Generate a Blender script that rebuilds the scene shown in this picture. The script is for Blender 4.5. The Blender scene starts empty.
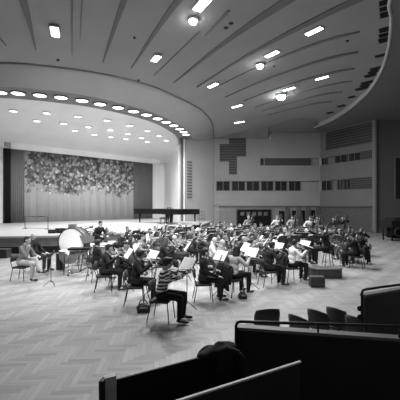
import bpy, bmesh, math, random
from mathutils import Vector, Matrix, geometry
from mathutils.bvhtree import BVHTree
random.seed(7)
R = math.radians
S = bpy.context.scene
COL = S.collection

# ---------------------------------------------------------------- camera, world, exposure
F, H, YH = 340.0, 2.45, 205.0          # focal length in pixels, eye height, horizon row
cd = bpy.data.cameras.new('camera'); cam = bpy.data.objects.new('camera', cd); COL.objects.link(cam)
cam.location = (0, 0, H); cam.rotation_euler = (R(90), 0, 0)
cd.sensor_width = 36; cd.lens = 36 * F / 400; cd.shift_y = (YH - 200) / 400
cd.clip_start = .05; cd.clip_end = 200
S.camera = cam
W = bpy.data.worlds.new('world'); S.world = W; W.use_nodes = True
W.node_tree.nodes['Background'].inputs[0].default_value = (1, 1, 1, 1)
W.node_tree.nodes['Background'].inputs[1].default_value = .13
S.view_settings.view_transform = 'Standard'; S.view_settings.look = 'None'
S.view_settings.gamma = 1; S.view_settings.use_curve_mapping = False
S.view_settings.exposure = -0.12
K_HALL, K_STAGE, K_RIM = .85, 1.8, 1.4



def P(px, py, z=0.0):
    """the place at height z that the photograph shows at (px, py)"""
    Y = F * (H - z) / (py - YH)
    return Vector(((px - 200) / F * Y, Y, z))


def PY(px, py, Y):
    return Vector(((px - 200) / F * Y, Y, H - (py - YH) * Y / F))


def light(name, kind, loc, power, size=.3, size_y=None, target=None, spot=None, blend=.5):
    d = bpy.data.lights.new(name, kind); d.energy = power
    if kind == 'AREA':
        d.shape = 'RECTANGLE'; d.size = size; d.size_y = size_y or size
    else:
        d.shadow_soft_size = size
    if kind == 'SPOT':
        d.spot_size = R(spot or 90); d.spot_blend = blend
    o = bpy.data.objects.new(name, d); COL.objects.link(o); o.location = loc
    if target is not None:
        o.rotation_euler = (Vector(target) - Vector(loc)).to_track_quat('-Z', 'Y').to_euler()
    return o


# unseen spots added overhead to brighten the orchestra from the front
for lx, ly, tx, ty, pw in ((-7, 5, -4, 12, 4000), (-2, 4, -1, 13, 4200), (2, 5, 1, 14, 3400), (5, 7, 3, 18, 1600)):
    light('house_projector', 'SPOT', (lx, ly, 9.9), pw, .25, target=(tx, ty, 0), spot=52, blend=1)
for lx, tx, ty, tz in ((-10.5, -14, 32, 4.5), (-8, -10.5, 35, 4.5), (-5.6, -8, 37, 4.5)):  # added spots without fixtures, to brighten the backdrop
    light('stage_projector', 'SPOT', (lx, 20.2 + (lx + 10.5) * .4, 7.7), 1500, .25, target=(tx, ty, tz - .6), spot=50, blend=1)

light('stage_projector', 'SPOT', (-8.5, 21.5, 7.6), 1800, .25, target=(-3.2, 37, 4.2), spot=42, blend=1)  # one more unseen spot, added to lift the white stage side wall
# ---------------------------------------------------------------- materials
MATS = {}


def mat(name, v, rough=.7, noise=.0, scale=8, metal=0, spec=.4, emit=0, bump=0, coat=0):
    if name in MATS:
        return MATS[name]
    m = bpy.data.materials.new(name); m.use_nodes = True
    nt = m.node_tree; b = nt.nodes['Principled BSDF']
    c = (v, v, v, 1)
    b.inputs['Base Color'].default_value = c
    b.inputs['Roughness'].default_value = rough
    b.inputs['Metallic'].default_value = metal
    b.inputs['Specular IOR Level'].default_value = spec
    if emit:
        b.inputs['Emission Color'].default_value = (1, 1, 1, 1); b.inputs['Emission Strength'].default_value = emit
    tc = nt.nodes.new('ShaderNodeTexCoord')
    n = nt.nodes.new('ShaderNodeTexNoise'); n.inputs['Scale'].default_value = scale; n.inputs['Detail'].default_value = 3
    nt.links.new(tc.outputs['Object'], n.inputs['Vector'])
    if noise:
        r = nt.nodes.new('ShaderNodeMapRange')
        r.inputs['From Min'].default_value = .3; r.inputs['From Max'].default_value = .7
        r.inputs['To Min'].default_value = v * (1 - noise); r.inputs['To Max'].default_value = min(1, v * (1 + noise))
        nt.links.new(n.outputs['Fac'], r.inputs['Value'])
        nt.links.new(r.outputs['Result'], b.inputs['Base Color'])
    if bump:
        bp = nt.nodes.new('ShaderNodeBump'); bp.inputs['Strength'].default_value = bump; bp.inputs['Distance'].default_value = .01
        nt.links.new(n.outputs['Fac'], bp.inputs['Height']); nt.links.new(bp.outputs['Normal'], b.inputs['Normal'])
    MATS[name] = m
    return m


def mnode(nt, op, a, b=None, c=None):
    n = nt.nodes.new('ShaderNodeMath'); n.operation = op
    for i, v in enumerate((a, b, c)):
        if v is None:
            continue
        if isinstance(v, (int, float)):
            n.inputs[i].default_value = v
        else:
            nt.links.new(v, n.inputs[i])
    return n.outputs[0]


def floor_mat():
    m = bpy.data.materials.new('herringbone parquet'); m.use_nodes = True
    nt = m.node_tree; b = nt.nodes['Principled BSDF']
    tc = nt.nodes.new('ShaderNodeTexCoord'); mp = nt.nodes.new('ShaderNodeMapping')
    mp.inputs['Rotation'].default_value = (0, 0, R(-4))
    nt.links.new(tc.outputs['Object'], mp.inputs['Vector'])
    sp = nt.nodes.new('ShaderNodeSeparateXYZ'); nt.links.new(mp.outputs[0], sp.inputs[0])
    w, n = .085, 6
    x = mnode(nt, 'DIVIDE', sp.outputs[0], w); y = mnode(nt, 'DIVIDE', sp.outputs[1], w)
    i = mnode(nt, 'FLOOR', x); j = mnode(nt, 'FLOOR', y)
    d = mnode(nt, 'SUBTRACT', i, j)
    k = mnode(nt, 'FLOORED_MODULO', d, 2 * n)
    horiz = mnode(nt, 'LESS_THAN', k, n - .5)
    m1 = mnode(nt, 'FLOORED_MODULO', mnode(nt, 'SUBTRACT', mnode(nt, 'SUBTRACT', j, i), 1), 2 * n)
    idx = mnode(nt, 'SUBTRACT', i, mnode(nt, 'MULTIPLY', horiz, k))
    nh = mnode(nt, 'SUBTRACT', 1, horiz)
    idy = mnode(nt, 'SUBTRACT', j, mnode(nt, 'MULTIPLY', nh, m1))
    cb = nt.nodes.new('ShaderNodeCombineXYZ')
    nt.links.new(idx, cb.inputs[0]); nt.links.new(idy, cb.inputs[1]); nt.links.new(horiz, cb.inputs[2])
    wn = nt.nodes.new('ShaderNodeTexWhiteNoise'); nt.links.new(cb.outputs[0], wn.inputs['Vector'])
    # seams between the blocks
    fx = mnode(nt, 'FRACT', x); fy = mnode(nt, 'FRACT', y)
    ex = mnode(nt, 'LESS_THAN', mnode(nt, 'MINIMUM', fx, mnode(nt, 'SUBTRACT', 1, fx)), .035)
    ey = mnode(nt, 'LESS_THAN', mnode(nt, 'MINIMUM', fy, mnode(nt, 'SUBTRACT', 1, fy)), .035)
    seam = mnode(nt, 'ADD', mnode(nt, 'MULTIPLY', ey, horiz), mnode(nt, 'MULTIPLY', ex, nh))
    ns = nt.nodes.new('ShaderNodeTexNoise'); ns.inputs['Scale'].default_value = .5; ns.inputs['Detail'].default_value = 4
    nt.links.new(tc.outputs['Object'], ns.inputs['Vector'])
    v = mnode(nt, 'MULTIPLY_ADD', wn.outputs['Value'], .10, FLOOR_V)
    v = mnode(nt, 'MULTIPLY_ADD', horiz, -.05, v)  # boards of one direction darker: their differing reflection is put into the colour
    v = mnode(nt, 'MULTIPLY_ADD', mnode(nt, 'SUBTRACT', ns.outputs['Fac'], .5), .16, v)
    v = mnode(nt, 'MULTIPLY', v, mnode(nt, 'MULTIPLY_ADD', seam, -.25, 1))
    nt.links.new(v, b.inputs['Base Color'])
    b.inputs['Roughness'].default_value = .42; b.inputs['Specular IOR Level'].default_value = .35
    return m


FLOOR_V = .31


def stripe_mat(name, a, bb, period, axis=2, rough=.8):
    m = bpy.data.materials.new(name); m.use_nodes = True
    nt = m.node_tree; b = nt.nodes['Principled BSDF']; b.inputs['Roughness'].default_value = rough
    tc = nt.nodes.new('ShaderNodeTexCoord'); sp = nt.nodes.new('ShaderNodeSeparateXYZ')
    nt.links.new(tc.outputs['Object'], sp.inputs[0])
    f = mnode(nt, 'LESS_THAN', mnode(nt, 'FRACT', mnode(nt, 'DIVIDE', sp.outputs[axis], period)), .5)
    v = mnode(nt, 'MULTIPLY_ADD', f, bb - a, a)
    nt.links.new(v, b.inputs['Base Color'])
    return m


def mural_mat():
    m = bpy.data.materials.new('leaf mural cloth'); m.use_nodes = True
    nt = m.node_tree; b = nt.nodes['Principled BSDF']; b.inputs['Roughness'].default_value = .85
    tc = nt.nodes.new('ShaderNodeTexCoord')
    sp = nt.nodes.new('ShaderNodeSeparateXYZ'); nt.links.new(tc.outputs['Object'], sp.inputs[0])
    nz = nt.nodes.new('ShaderNodeTexNoise'); nz.inputs['Scale'].default_value = 1.6; nz.inputs['Detail'].default_value = 4
    nt.links.new(tc.outputs['Object'], nz.inputs['Vector'])
    vals = []
    for sc, seed in ((3.7, 0), (2.5, 7.3)):
        vo = nt.nodes.new('ShaderNodeTexVoronoi'); vo.inputs['Scale'].default_value = sc
        mp = nt.nodes.new('ShaderNodeMapping'); mp.inputs['Location'].default_value = (seed, seed, seed)
        nt.links.new(tc.outputs['Object'], mp.inputs['Vector']); nt.links.new(mp.outputs[0], vo.inputs['Vector'])
        s3 = nt.nodes.new('ShaderNodeSeparateColor'); nt.links.new(vo.outputs['Color'], s3.inputs[0])
        vals.append((s3.outputs[0], vo.outputs['Distance'], s3.outputs[1]))
    g = mnode(nt, 'MULTIPLY_ADD', mnode(nt, 'POWER', vals[0][0], 1.6), .55, .09)
    g = mnode(nt, 'MULTIPLY', g, mnode(nt, 'MULTIPLY_ADD', vals[0][1], -.9, 1.15))
    big = mnode(nt, 'MULTIPLY_ADD', vals[1][0], .8, .05)
    pick = mnode(nt, 'MULTIPLY', mnode(nt, 'LESS_THAN', vals[1][1], .33), mnode(nt, 'LESS_THAN', .45, vals[1][2]))
    g = mnode(nt, 'ADD', mnode(nt, 'MULTIPLY', big, pick), mnode(nt, 'MULTIPLY', g, mnode(nt, 'SUBTRACT', 1, pick)))
    # inside the leaf field: above a ragged lower edge, between the two sides (object x runs along the cloth)
    low = mnode(nt, 'MULTIPLY_ADD', mnode(nt, 'SUBTRACT', nz.outputs['Fac'], .5), 3.0, 3.25)
    low = mnode(nt, 'MULTIPLY_ADD', mnode(nt, 'SINE', mnode(nt, 'MULTIPLY', sp.outputs[0], 1.1)), .35, low)
    up = mnode(nt, 'LESS_THAN', low, mnode(nt, 'MULTIPLY_ADD', vals[0][0], .8, sp.outputs[2]))
    lx = mnode(nt, 'LESS_THAN', .55, mnode(nt, 'MULTIPLY_ADD', vals[0][2], .5, sp.outputs[0]))
    f = mnode(nt, 'MULTIPLY', up, lx)
    ground = .40
    v = mnode(nt, 'ADD', mnode(nt, 'MULTIPLY', f, g), mnode(nt, 'MULTIPLY', mnode(nt, 'SUBTRACT', 1, f), ground))
    nt.links.new(v, b.inputs['Base Color'])
    return m


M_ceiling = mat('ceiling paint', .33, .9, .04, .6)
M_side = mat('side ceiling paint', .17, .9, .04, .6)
M_cove = mat('cove paint', .24, .9, .04, .6)  # darker than the ceiling: the weaker light back there is painted in
M_rib = mat('ceiling recess paint', .18, .9, .08, 2)  # dark tone stands in for shade at the ceiling steps
M_shell = mat('stage shell paint', .85, .75, .03, .7)
M_band = mat('lamp band paint', .22, .7, .05, 2)
M_fascia = mat('fascia paint', .36, .85, .03, .7)
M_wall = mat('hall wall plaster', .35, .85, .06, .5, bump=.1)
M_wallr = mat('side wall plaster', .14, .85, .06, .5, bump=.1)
M_white = mat('stage side wall paint', .8, .8, .03, .6)
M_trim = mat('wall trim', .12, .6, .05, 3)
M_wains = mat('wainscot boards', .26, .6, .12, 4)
M_stage = mat('stage boards', .42, .45, .05, 3)
M_stagef = mat('stage front boards', .24, .6, .12, 5)
M_kick = mat('stage kick board', .04, .6, .1, 5)
M_drape = mat('grey drape', .16, .9, .12, 6)
M_ddrape = mat('black drape', .03, .95, .1, 6)
M_glass = mat('dark window glass', .03, .15, .3, 1.2)
M_louv = mat('louvre slats', .04, .6, .06, 3)
M_frame = mat('window frame', .2, .6, .06, 3)
M_black = mat('black lacquer', .008, .4, .2, 5, spec=.2)
M_blackm = mat('black painted metal', .02, .45, .2, 9)
M_steel = mat('brushed steel', .35, .35, .1, 20, metal=.9)
M_chrome = mat('chrome tube', .6, .25, .05, 20, metal=1)
M_brass = mat('brass', .6, .25, .08, 12, metal=1)
M_silver = mat('silver plate', .75, .2, .05, 12, metal=1)
M_vwood = mat('varnished spruce', .09, .45, .25, 14)
M_vwood2 = mat('dark varnished wood', .10, .3, .3, 14)
M_ebony = mat('ebony', .015, .35, .2, 20)
M_hair_w = mat('bow hair', .7, .6, .05, 20)
M_paper = mat('sheet paper', .85, .8, .04, 30)
M_skin = mat('skin', .5, .55, .08, 9)
M_eye = mat('eye', .02, .3, .1, 9)
M_hd = mat('dark hair', .02, .55, .4, 40, bump=.3)
M_hm = mat('brown hair', .07, .6, .4, 40, bump=.3)
M_hg = mat('grey hair', .32, .6, .3, 40, bump=.3)
M_shoe = mat('black shoe leather', .02, .4, .2, 12)
M_seat = mat('chair upholstery', .035, .7, .2, 14)
M_drumskin = mat('drum skin', .95, .5, .04, 3)
M_copper = mat('kettle copper', .28, .3, .1, 6, metal=.7)
M_leather = mat('black leather', .02, .4, .3, 12, bump=.3)
M_paneld = mat('box panel dark veneer', .012, .7, .3, 2)
M_panelg = mat('box panel felt', .07, .85, .1, 3)
M_ledge = mat('box ledge wood', .15, .55, .12, 3)
M_endw = mat('box end board', .6, .5, .2, 5)
M_lamp = mat('lit ceiling lamp', .9, .5, 0, emit=14)
M_bulb = mat('lit spotlight lens', .9, .5, 0, emit=60)
M_rimlamp = mat('lit rim lamp', .9, .5, 0, emit=5)
M_downlamp = mat('lit stage downlight', .9, .5, 0, emit=4)
M_key = mat('ivory keys', .8, .3, .03, 8)
GARB = {
    'black': mat('black cloth', .012, .9, .3, 10), 'charcoal': mat('charcoal cloth', .035, .9, .25, 10),
    'dark grey': mat('dark grey cloth', .075, .9, .2, 10), 'grey': mat('grey cloth', .20, .9, .15, 10),
    'light grey': mat('light grey cloth', .42, .9, .1, 10), 'white': mat('white cloth', .75, .85, .06, 10),
}
GARB['striped'] = stripe_mat('striped knit', .015, .8, .07)
GARB['patterned'] = mat('patterned cloth', .25, .9, .9, 34)


# ---------------------------------------------------------------- mesh helpers
def link(o, parent=None):
    COL.objects.link(o)
    if parent is not None:
        o.parent = parent
    return o


class MB:
    def __init__(s):
        s.v, s.f = [], []

    def add(s, vs, fs):
        n = len(s.v); s.v += [tuple(v) for v in vs]; s.f += [tuple(i + n for i in f) for f in fs]; return s

    def box(s, c, d, rz=0, M=None):
        c = Vector(c); hx, hy, hz = d[0] / 2, d[1] / 2, d[2] / 2
        Q = M or Matrix.Rotation(rz, 3, 'Z')
        vs = [c + Q @ Vector((x * hx, y * hy, z * hz)) for x in (-1, 1) for y in (-1, 1) for z in (-1, 1)]
        return s.add(vs, [(0, 1, 3, 2), (4, 6, 7, 5), (0, 4, 5, 1), (2, 3, 7, 6), (0, 2, 6, 4), (1, 5, 7, 3)])

    def tube(s, pts, r, n=8, closed=False, cap=True):
        pts = [Vector(p) for p in pts]; m = len(pts)
        rr = r if isinstance(r, (list, tuple)) else [r] * m
        up = None; base = len(s.v); rings = []
        for i, p in enumerate(pts):
            a = pts[(i - 1) % m] if (closed or i > 0) else p
            b = pts[(i + 1) % m] if (closed or i < m - 1) else p
            t = (b - a).normalized() if (b - a).length > 1e-9 else Vector((0, 0, 1))
            if up is None:
                up = t.orthogonal().normalized()
            else:
                up = (up - t * up.dot(t))
                up = up.normalized() if up.length > 1e-6 else t.orthogonal().normalized()
            q = t.cross(up)
            rings.append([p + (up * math.cos(2 * math.pi * k / n) + q * math.sin(2 * math.pi * k / n)) * rr[i] for k in range(n)])
        vs = [v for rg in rings for v in rg]
        fs = []
        for i in range(m if closed else m - 1):
            j = (i + 1) % m
            for k in range(n):
                fs.append((i * n + k, i * n + (k + 1) % n, j * n + (k + 1) % n, j * n + k))
        if cap and not closed:
            fs.append(tuple(range(n))[::-1]); fs.append(tuple((m - 1) * n + k for k in range(n)))
        return s.add(vs, fs)

    def lathe(s, prof, c=(0, 0, 0), n=24, M=None):
        c = Vector(c); M = M or Matrix.Identity(3); vs = []; fs = []
        for r, z in prof:
            for k in range(n):
                a = 2 * math.pi * k / n
                vs.append(c + M @ Vector((r * math.cos(a), r * math.sin(a), z)))
        for i in range(len(prof) - 1):
            for k in range(n):
                fs.append((i * n + k, i * n + (k + 1) % n, (i + 1) * n + (k + 1) % n, (i + 1) * n + k))
        fs.append(tuple(range(n))[::-1]); fs.append(tuple((len(prof) - 1) * n + k for k in range(n)))
        return s.add(vs, fs)

    def prism(s, outline, z0, z1):
        n = len(outline)
        vs = [(x, y, z0) for x, y in outline] + [(x, y, z1) for x, y in outline]
        fs = [tuple(range(n))[::-1], tuple(range(n, 2 * n))] + [(k, (k + 1) % n, n + (k + 1) % n, n + k) for k in range(n)]
        return s.add(vs, fs)

    def slab(s, a, b, z0, z1, t):
        """a wall slab from plan point a to b, thickness t to the far side"""
        a = Vector(a[:2]); b = Vector(b[:2]); d = (b - a).normalized(); nrm = Vector((-d.y, d.x)) * t
        z0 = z0 if isinstance(z0, tuple) else (z0, z0); z1 = z1 if isinstance(z1, tuple) else (z1, z1)
        q = [(a, 0), (b, 1), (b + nrm, 1), (a + nrm, 0)]
        vs = [(p.x, p.y, z0[i]) for p, i in q] + [(p.x, p.y, z1[i]) for p, i in q]
        return s.add(vs, [(3, 2, 1, 0), (4, 5, 6, 7), (0, 1, 5, 4), (1, 2, 6, 5), (2, 3, 7, 6), (3, 0, 4, 7)])

    def ell(s, c, rad, M=None, n=12, m=8):
        c = Vector(c); M = M or Matrix.Identity(3); vs = [c + M @ Vector((0, 0, rad[2]))]
        for i in range(1, m):
            p = math.pi * i / m
            for k in range(n):
                a = 2 * math.pi * k / n
                vs.append(c + M @ Vector((rad[0] * math.sin(p) * math.cos(a), rad[1] * math.sin(p) * math.sin(a), rad[2] * math.cos(p))))
        vs.append(c - M @ Vector((0, 0, rad[2]))); L = len(vs) - 1; fs = []
        for k in range(n):
            fs.append((0, 1 + k, 1 + (k + 1) % n)); fs.append((L, L - n + (k + 1) % n, L - n + k))
        for i in range(m - 2):
            for k in range(n):
                a0 = 1 + i * n
                fs.append((a0 + k, a0 + n + k, a0 + n + (k + 1) % n, a0 + (k + 1) % n))
        return s.add(vs, fs)

    def mesh(s, name, m, smooth=False):
        me = bpy.data.meshes.new(name); me.from_pydata(s.v, [], s.f); me.update()
        if m:
            me.materials.append(m)
        if smooth:
            me.polygons.foreach_set('use_smooth', [True] * len(me.polygons))
        return me

    def build(s, name, m, parent=None, smooth=False):
        return link(bpy.data.objects.new(name, s.mesh(name, m, smooth)), parent)


def tag(o, label=None, cat=None, group=None, kind=None):
    if label: o['label'] = label
    if cat: o['category'] = cat
    if group: o['group'] = group
    if kind: o['kind'] = kind
    return o


def struct(o):
    o['kind'] = 'structure'; return o


def empty(name, loc=(0, 0, 0), rz=0, label=None, cat=None, group=None):
    o = bpy.data.objects.new(name, None); COL.objects.link(o); o.location = loc; o.rotation_euler = (0, 0, rz)
    o.empty_display_size = .1
    return tag(o, label, cat, group)


def copy_tree(o, parent=None):
    c = o.copy(); COL.objects.link(c); c.parent = parent
    for ch in list(o.children):
        copy_tree(ch, c)
    return c


def facing(dx, dy):                      # local +Y looks along (dx, dy)
    return math.atan2(dy, dx) - math.pi / 2


def resample(pts, n):
    pts = [Vector(p) for p in pts]; L = [0]
    for a, b in zip(pts, pts[1:]):
        L.append(L[-1] + (b - a).length)
    out = []
    for i in range(n):
        t = L[-1] * i / (n - 1); k = 0
        while k < len(L) - 2 and L[k + 1] < t:
            k += 1
        u = (t - L[k]) / max(1e-9, L[k + 1] - L[k]); out.append(pts[k].lerp(pts[k + 1], min(1, u)))
    return out


def smooth_curve(pts, sub=6):
    pts = [Vector(p) for p in pts]; out = []
    for i in range(len(pts) - 1):
        p0 = pts[max(0, i - 1)]; p1 = pts[i]; p2 = pts[i + 1]; p3 = pts[min(len(pts) - 1, i + 2)]
        for k in range(sub):
            t = k / sub
            out.append(.5 * ((2 * p1) + (p2 - p0) * t + (2 * p0 - 5 * p1 + 4 * p2 - p3) * t * t + (3 * p1 - p0 - 3 * p2 + p3) * t ** 3))
    out.append(pts[-1]); return out


def loft(mb, curves, flip=False):
    n = len(curves[0]); vs = [p for c in curves for p in c]; fs = []
    for i in range(len(curves) - 1):
        for k in range(n - 1):
            f = (i * n + k, i * n + k + 1, (i + 1) * n + k + 1, (i + 1) * n + k)
            fs.append(f[::-1] if flip else f)
    return mb.add(vs, fs)


# ================================================================ SETTING
ZC = 10.3
CORNER = Vector((1.2, 35.0))


ZRING = 9.6
RING_PTS = [Vector((-21, 19.2, ZRING)), Vector((-15, 17.4, ZRING))] + [P(*q, ZRING) for q in ((0, 62.5), (50, 66), (100, 73), (150, 85), (190, 103), (205, 113), (212.5, 124), (213.5, 131))]
RING_XY = [a.lerp(b, k / 4).to_2d() for a, b in zip(RING_PTS, RING_PTS[1:]) for k in range(4)]


def zc(x, y):
    p = Vector((x, y)); d = min((q - p).length for q in RING_XY)
    return ZC - max((ZC - ZRING) * math.exp(-(d / 4.5) ** 2), 1.0 * math.exp(-((p - CORNER).length / 3.4) ** 2))


def PC(px, py, ymax=34.95):
    z = ZC
    for _ in range(12):
        p = P(px, py, z)
        if p.y > ymax or p.y < 0:
            p = Vector(((px - 200) / F * ymax, ymax, z))
        z = zc(p.x, p.y)
    p.z = z; return p


# floor
struct(MB().box((0, 13, -.1), (46, 50, .2)).build('floor', floor_mat()))

# hall ceiling plane bounded by the fascia ring, the far edge and the right-hand rim
ring = list(RING_PTS) + [Vector((1.45, 34.6, zc(1.45, 34.6)))]
ring = smooth_curve(ring)
far_edge = smooth_curve([PC(*q) for q in ((214, 137.5), (230, 134), (245, 131), (270, 125.5), (290, 119.5), (305, 117.5), (317, 120))])
ZR = 10.0
rim_r = [P(314, 127.5, ZR), P(325, 123.5, ZR), P(334, 119, ZR), P(345, 112, ZR), P(356, 103.5, ZR), P(370, 89.5, ZR), P(381, 71, ZR), P(387, 53, ZR), P(390, 36, ZR), P(391, 18, ZR), P(390, 0, ZR)]
rim_r += [Vector((6.0, 9.6, ZR)), Vector((3.9, 5.5, ZR)), Vector((1.0, 1, ZR)), Vector((-3, -4, ZR)), Vector((-6.5, -8, ZR))]
rim_r = smooth_curve(rim_r)
poly = [Vector((-21, -8, ZC))] + ring + far_edge + rim_r
p2 = [Vector((p.x, p.y)) for p in poly]
edges = [(i, (i + 1) % len(p2)) for i in range(len(p2))]
nb = len(p2)
for gx in range(-20, 14, 2):
    for gy in range(-7, 36, 2):
        p2.append(Vector((gx + .37, gy + .21)))
for gx in range(-3, 7):
    for gy in range(28, 36):
        p2.append(Vector((gx + .13, gy + .61)))
res = geometry.delaunay_2d_cdt(p2, edges, [list(range(nb))], 1, 1e-4)
mb = MB(); mb.add([(v.x, v.y, zc(v.x, v.y)) for v in res[0]], [tuple(f) for f in res[2]])
struct(mb.build('ceiling', M_ceiling, smooth=True))

# right-hand rim face and the lower side ceiling
up = [Vector((p.x, p.y, ZC)) for p in rim_r]
mb = MB(); loft(mb, [rim_r, up])
mb.tube([p + Vector((0, 0, .0)) for p in rim_r], .07, 6)
struct(mb.build('trim_1', mat('rim edge paint', .55, .8, .03, 2), smooth=True))
WX, WY = 12.4, 35.1                     # corner of far wall and receding side wall
RX, RY = 15.15, 29.75                   # near corner of that side wall
outer = resample([(WX, WY, 9.9), (RX, RY, 9.9), (20, RY, 9.9), (20, -8, 9.9)], len(rim_r))
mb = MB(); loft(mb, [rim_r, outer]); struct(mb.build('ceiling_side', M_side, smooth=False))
# cove behind the far edge
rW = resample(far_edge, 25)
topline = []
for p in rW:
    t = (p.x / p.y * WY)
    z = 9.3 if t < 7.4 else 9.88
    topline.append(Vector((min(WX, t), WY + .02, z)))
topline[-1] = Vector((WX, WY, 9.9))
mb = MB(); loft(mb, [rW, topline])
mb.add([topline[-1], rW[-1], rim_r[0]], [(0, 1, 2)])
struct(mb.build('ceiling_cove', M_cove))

# stage shell: lamp band, ceiling, lip
ZB = 8.8
b_out = smooth_curve([Vector((-21, 20.6, ZB)), Vector((-15, 18.8, ZB))] + [P(x, y, ZB) for x, y in ((0, 87), (50, 90.5), (100, 98.5), (150, 111.5), (176, 123.5), (188, 132), (192, 138))])
b_in = smooth_curve([Vector((-21, 22.4, ZB)), Vector((-15, 20.5, ZB))] + [P(x, y, ZB) for x, y in ((0, 98), (50, 102), (100, 109), (150, 121.5), (171, 132), (177, 137), (180.5, 141))])
N = 60
bo, bi = resample(b_out, N), resample(b_in, N)
mb = MB(); loft(mb, [bo, bi]); struct(mb.build('ceiling_lamp_band', M_band, smooth=True))
# fascia from lamp band up to the ring
fb = [Vector(p) for p in b_out] + [PY(197, 141.3, 33.4), PY(206, 140.3, 34.2), PY(214, 138.3, 34.8)]
fb, ft = resample(smooth_curve(fb, 3), N), resample(ring, N)
mid = []
for a, b in zip(fb, ft):
    m_ = a.lerp(b, .5); m_.z -= .06; mid.append(m_)
mb = MB(); loft(mb, [fb, mid, ft]); mb.tube([p + Vector((0, 0, .05)) for p in fb[:-4]], .05, 6)
struct(mb.build('ceiling_fascia', M_fascia, smooth=True))
struct(MB().tube([p - Vector((0, 0, .03)) for p in ft], .05, 6).build('trim_2', M_rib, smooth=True))

A_ = Vector((-16.26, 29.4)); B_ = Vector((-5.84, 39.7))
Ddir = (B_ - A_).normalized(); Dn = Vector((Ddir.y, -Ddir.x))      # towards the hall
zb = 7.3
back = [A_ - Ddir * 5 + Dn * .35, A_ + Dn * .35, A_.lerp(B_, .5) + Dn * .35, B_ + Dn * .35, Vector((-4.5, 39.6)), Vector((-2.9, 36.6)), Vector((-2.45, 34.6)), Vector((-2.0, 33.2))]
back = smooth_curve([Vector((p.x, p.y, zb)) for p in back])
bk = resample(back, N)
bkt = [p + Vector((0, 0, .5)) for p in bk]
c1 = [bi[i].lerp(bkt[i], .5) + Vector((0, 0, .12)) for i in range(N)]
mb = MB(); loft(mb, [bi, c1, bkt]); shell_mb = mb
struct(mb.build('ceiling_stage_shell', M_shell, smooth=True))
mb = MB(); loft(mb, [bkt, bk]); mb.tube(bk, .04, 6)
struct(mb.build('trim_3', M_shell, smooth=True))

# stage
ZS = .9
sf = [Vector((-21, 17.6, 0)), Vector((-14, 16.8, 0)), Vector((-9.9, 16.8, 0)), Vector((-7.1, 17.35, 0)), Vector((-4.7, 18.9, 0)), Vector((-2.6, 21.4, 0)), Vector((-.9, 24.8, 0)), Vector((.4, 28.6, 0)), Vector((1.4, 35.3, 0))]
sf = smooth_curve(sf)
outl = [(p.x, p.y) for p in sf] + [(1.4, 42), (-8, 42), (-21, 30)]
struct(MB().prism(outl, ZS - .1, ZS).build('floor_stage', M_stage))
mb = MB()
for a, b in zip(sf, sf[1:]):
    a2, b2 = (Vector((a.x, a.y)), Vector((b.x, b.y)))
    d = (b2 - a2).normalized(); nn = Vector((-d.y, d.x)) * .12
    mb.slab(a2 + nn, b2 + nn, .36, ZS - .1, .08)
    L = (b2 - a2).length; k = 0
    while k * .25 < L:
        c = a2 + d * k * .25 + nn; mb.box((c.x, c.y, .58), (.04, .05, .44), math.atan2(d.y, d.x)); k += 1
struct(mb.build('wall_stage_front', M_stagef))
mb = MB()
for a, b in zip(sf, sf[1:]):
    a2, b2 = (Vector((a.x, a.y)), Vector((b.x, b.y))); d = (b2 - a2).normalized(); nn = Vector((-d.y, d.x)) * .3
    mb.slab(a2 + nn, b2 + nn, 0, .4, .08)
struct(mb.build('baseboard_stage', M_kick))


def drape(name, a, b, z0, z1, folds, amp, m, label):
    a = Vector(a); b = Vector(b); n = folds * 6; d = (b - a); nn = Vector((-d.y, d.x)).normalized(); vs = []
    for z in (z0, (z0 + z1) / 2, z1):
        for i in range(n + 1):
            p = a + d * i / n + nn * amp * (math.sin(i / 6 * 2 * math.pi) + .35 * math.sin(i * 1.7 + z))
            vs.append((p.x, p.y, z))
    fs = [(r * (n + 1) + i, r * (n + 1) + i + 1, (r + 1) * (n + 1) + i + 1, (r + 1) * (n + 1) + i) for r in range(2) for i in range(n)]
    mb = MB(); mb.add(vs, fs); o = mb.build(name, m, smooth=True)
    sm = o.modifiers.new('thickness', 'SOLIDIFY'); sm.thickness = .02
    return tag(o, label, 'curtain')


def onback(px, off=0.0):                # plan point on the backdrop line seen at column px
    k = (px - 200) / F                  # x = k*y ; line A+(B-A)t
    d = B_ - A_; t = (k * A_.y - A_.x) / (d.x - k * d.y)
    return A_ + d * t + Dn * off


zt = 7.75
pm0, pm1 = onback(23), onback(134)
L = (pm1 - pm0).length
mb = MB(); n = 90
vs = []
for z in (0, zt - ZS):
    for i in range(n + 1):
        vs.append((L * i / n, .05 * math.sin(i * .9) + .03 * math.sin(i * 2.3), z))
mb.add(vs, [(i, i + 1, n + 2 + i, n + 1 + i) for i in range(n)])
o = mb.build('leaf_backdrop', mural_mat(), smooth=True)
o.location = (pm0.x, pm0.y, ZS); o.rotation_euler = (0, 0, math.atan2((pm1 - pm0).y, (pm1 - pm0).x))
sm = o.modifiers.new('thickness', 'SOLIDIFY'); sm.thickness = .03
tag(o, 'wide pale stage backdrop cloth covered with dark and light overlapping leaves', 'backdrop')
drape('stage_curtain', onback(133, .15), onback(151.5, .15), ZS, zt, 9, .13, M_drape, 'grey folded curtain hanging between leaf backdrop and white stage wall')
drape('stage_curtain', onback(9.5, .12), onback(24, .12), ZS, zt, 7, .09, mat('pale drape', .24, .9, .1, 6), 'pale grey folded curtain beside the dark leg curtain')
drape('leg_curtain', onback(2.5, .3), onback(9.5, .3), ZS, zt, 6, .1, M_ddrape, 'narrow black leg curtain at the outer edge of stage')
mb = MB(); q0 = A_ - Ddir * 7 - Dn * .5; q1 = B_ - Dn * .5 + Ddir * .2
mb.slab(q0, q1, 0, 8.6, .2); struct(mb.build('wall_stage_back', M_drape))
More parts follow.
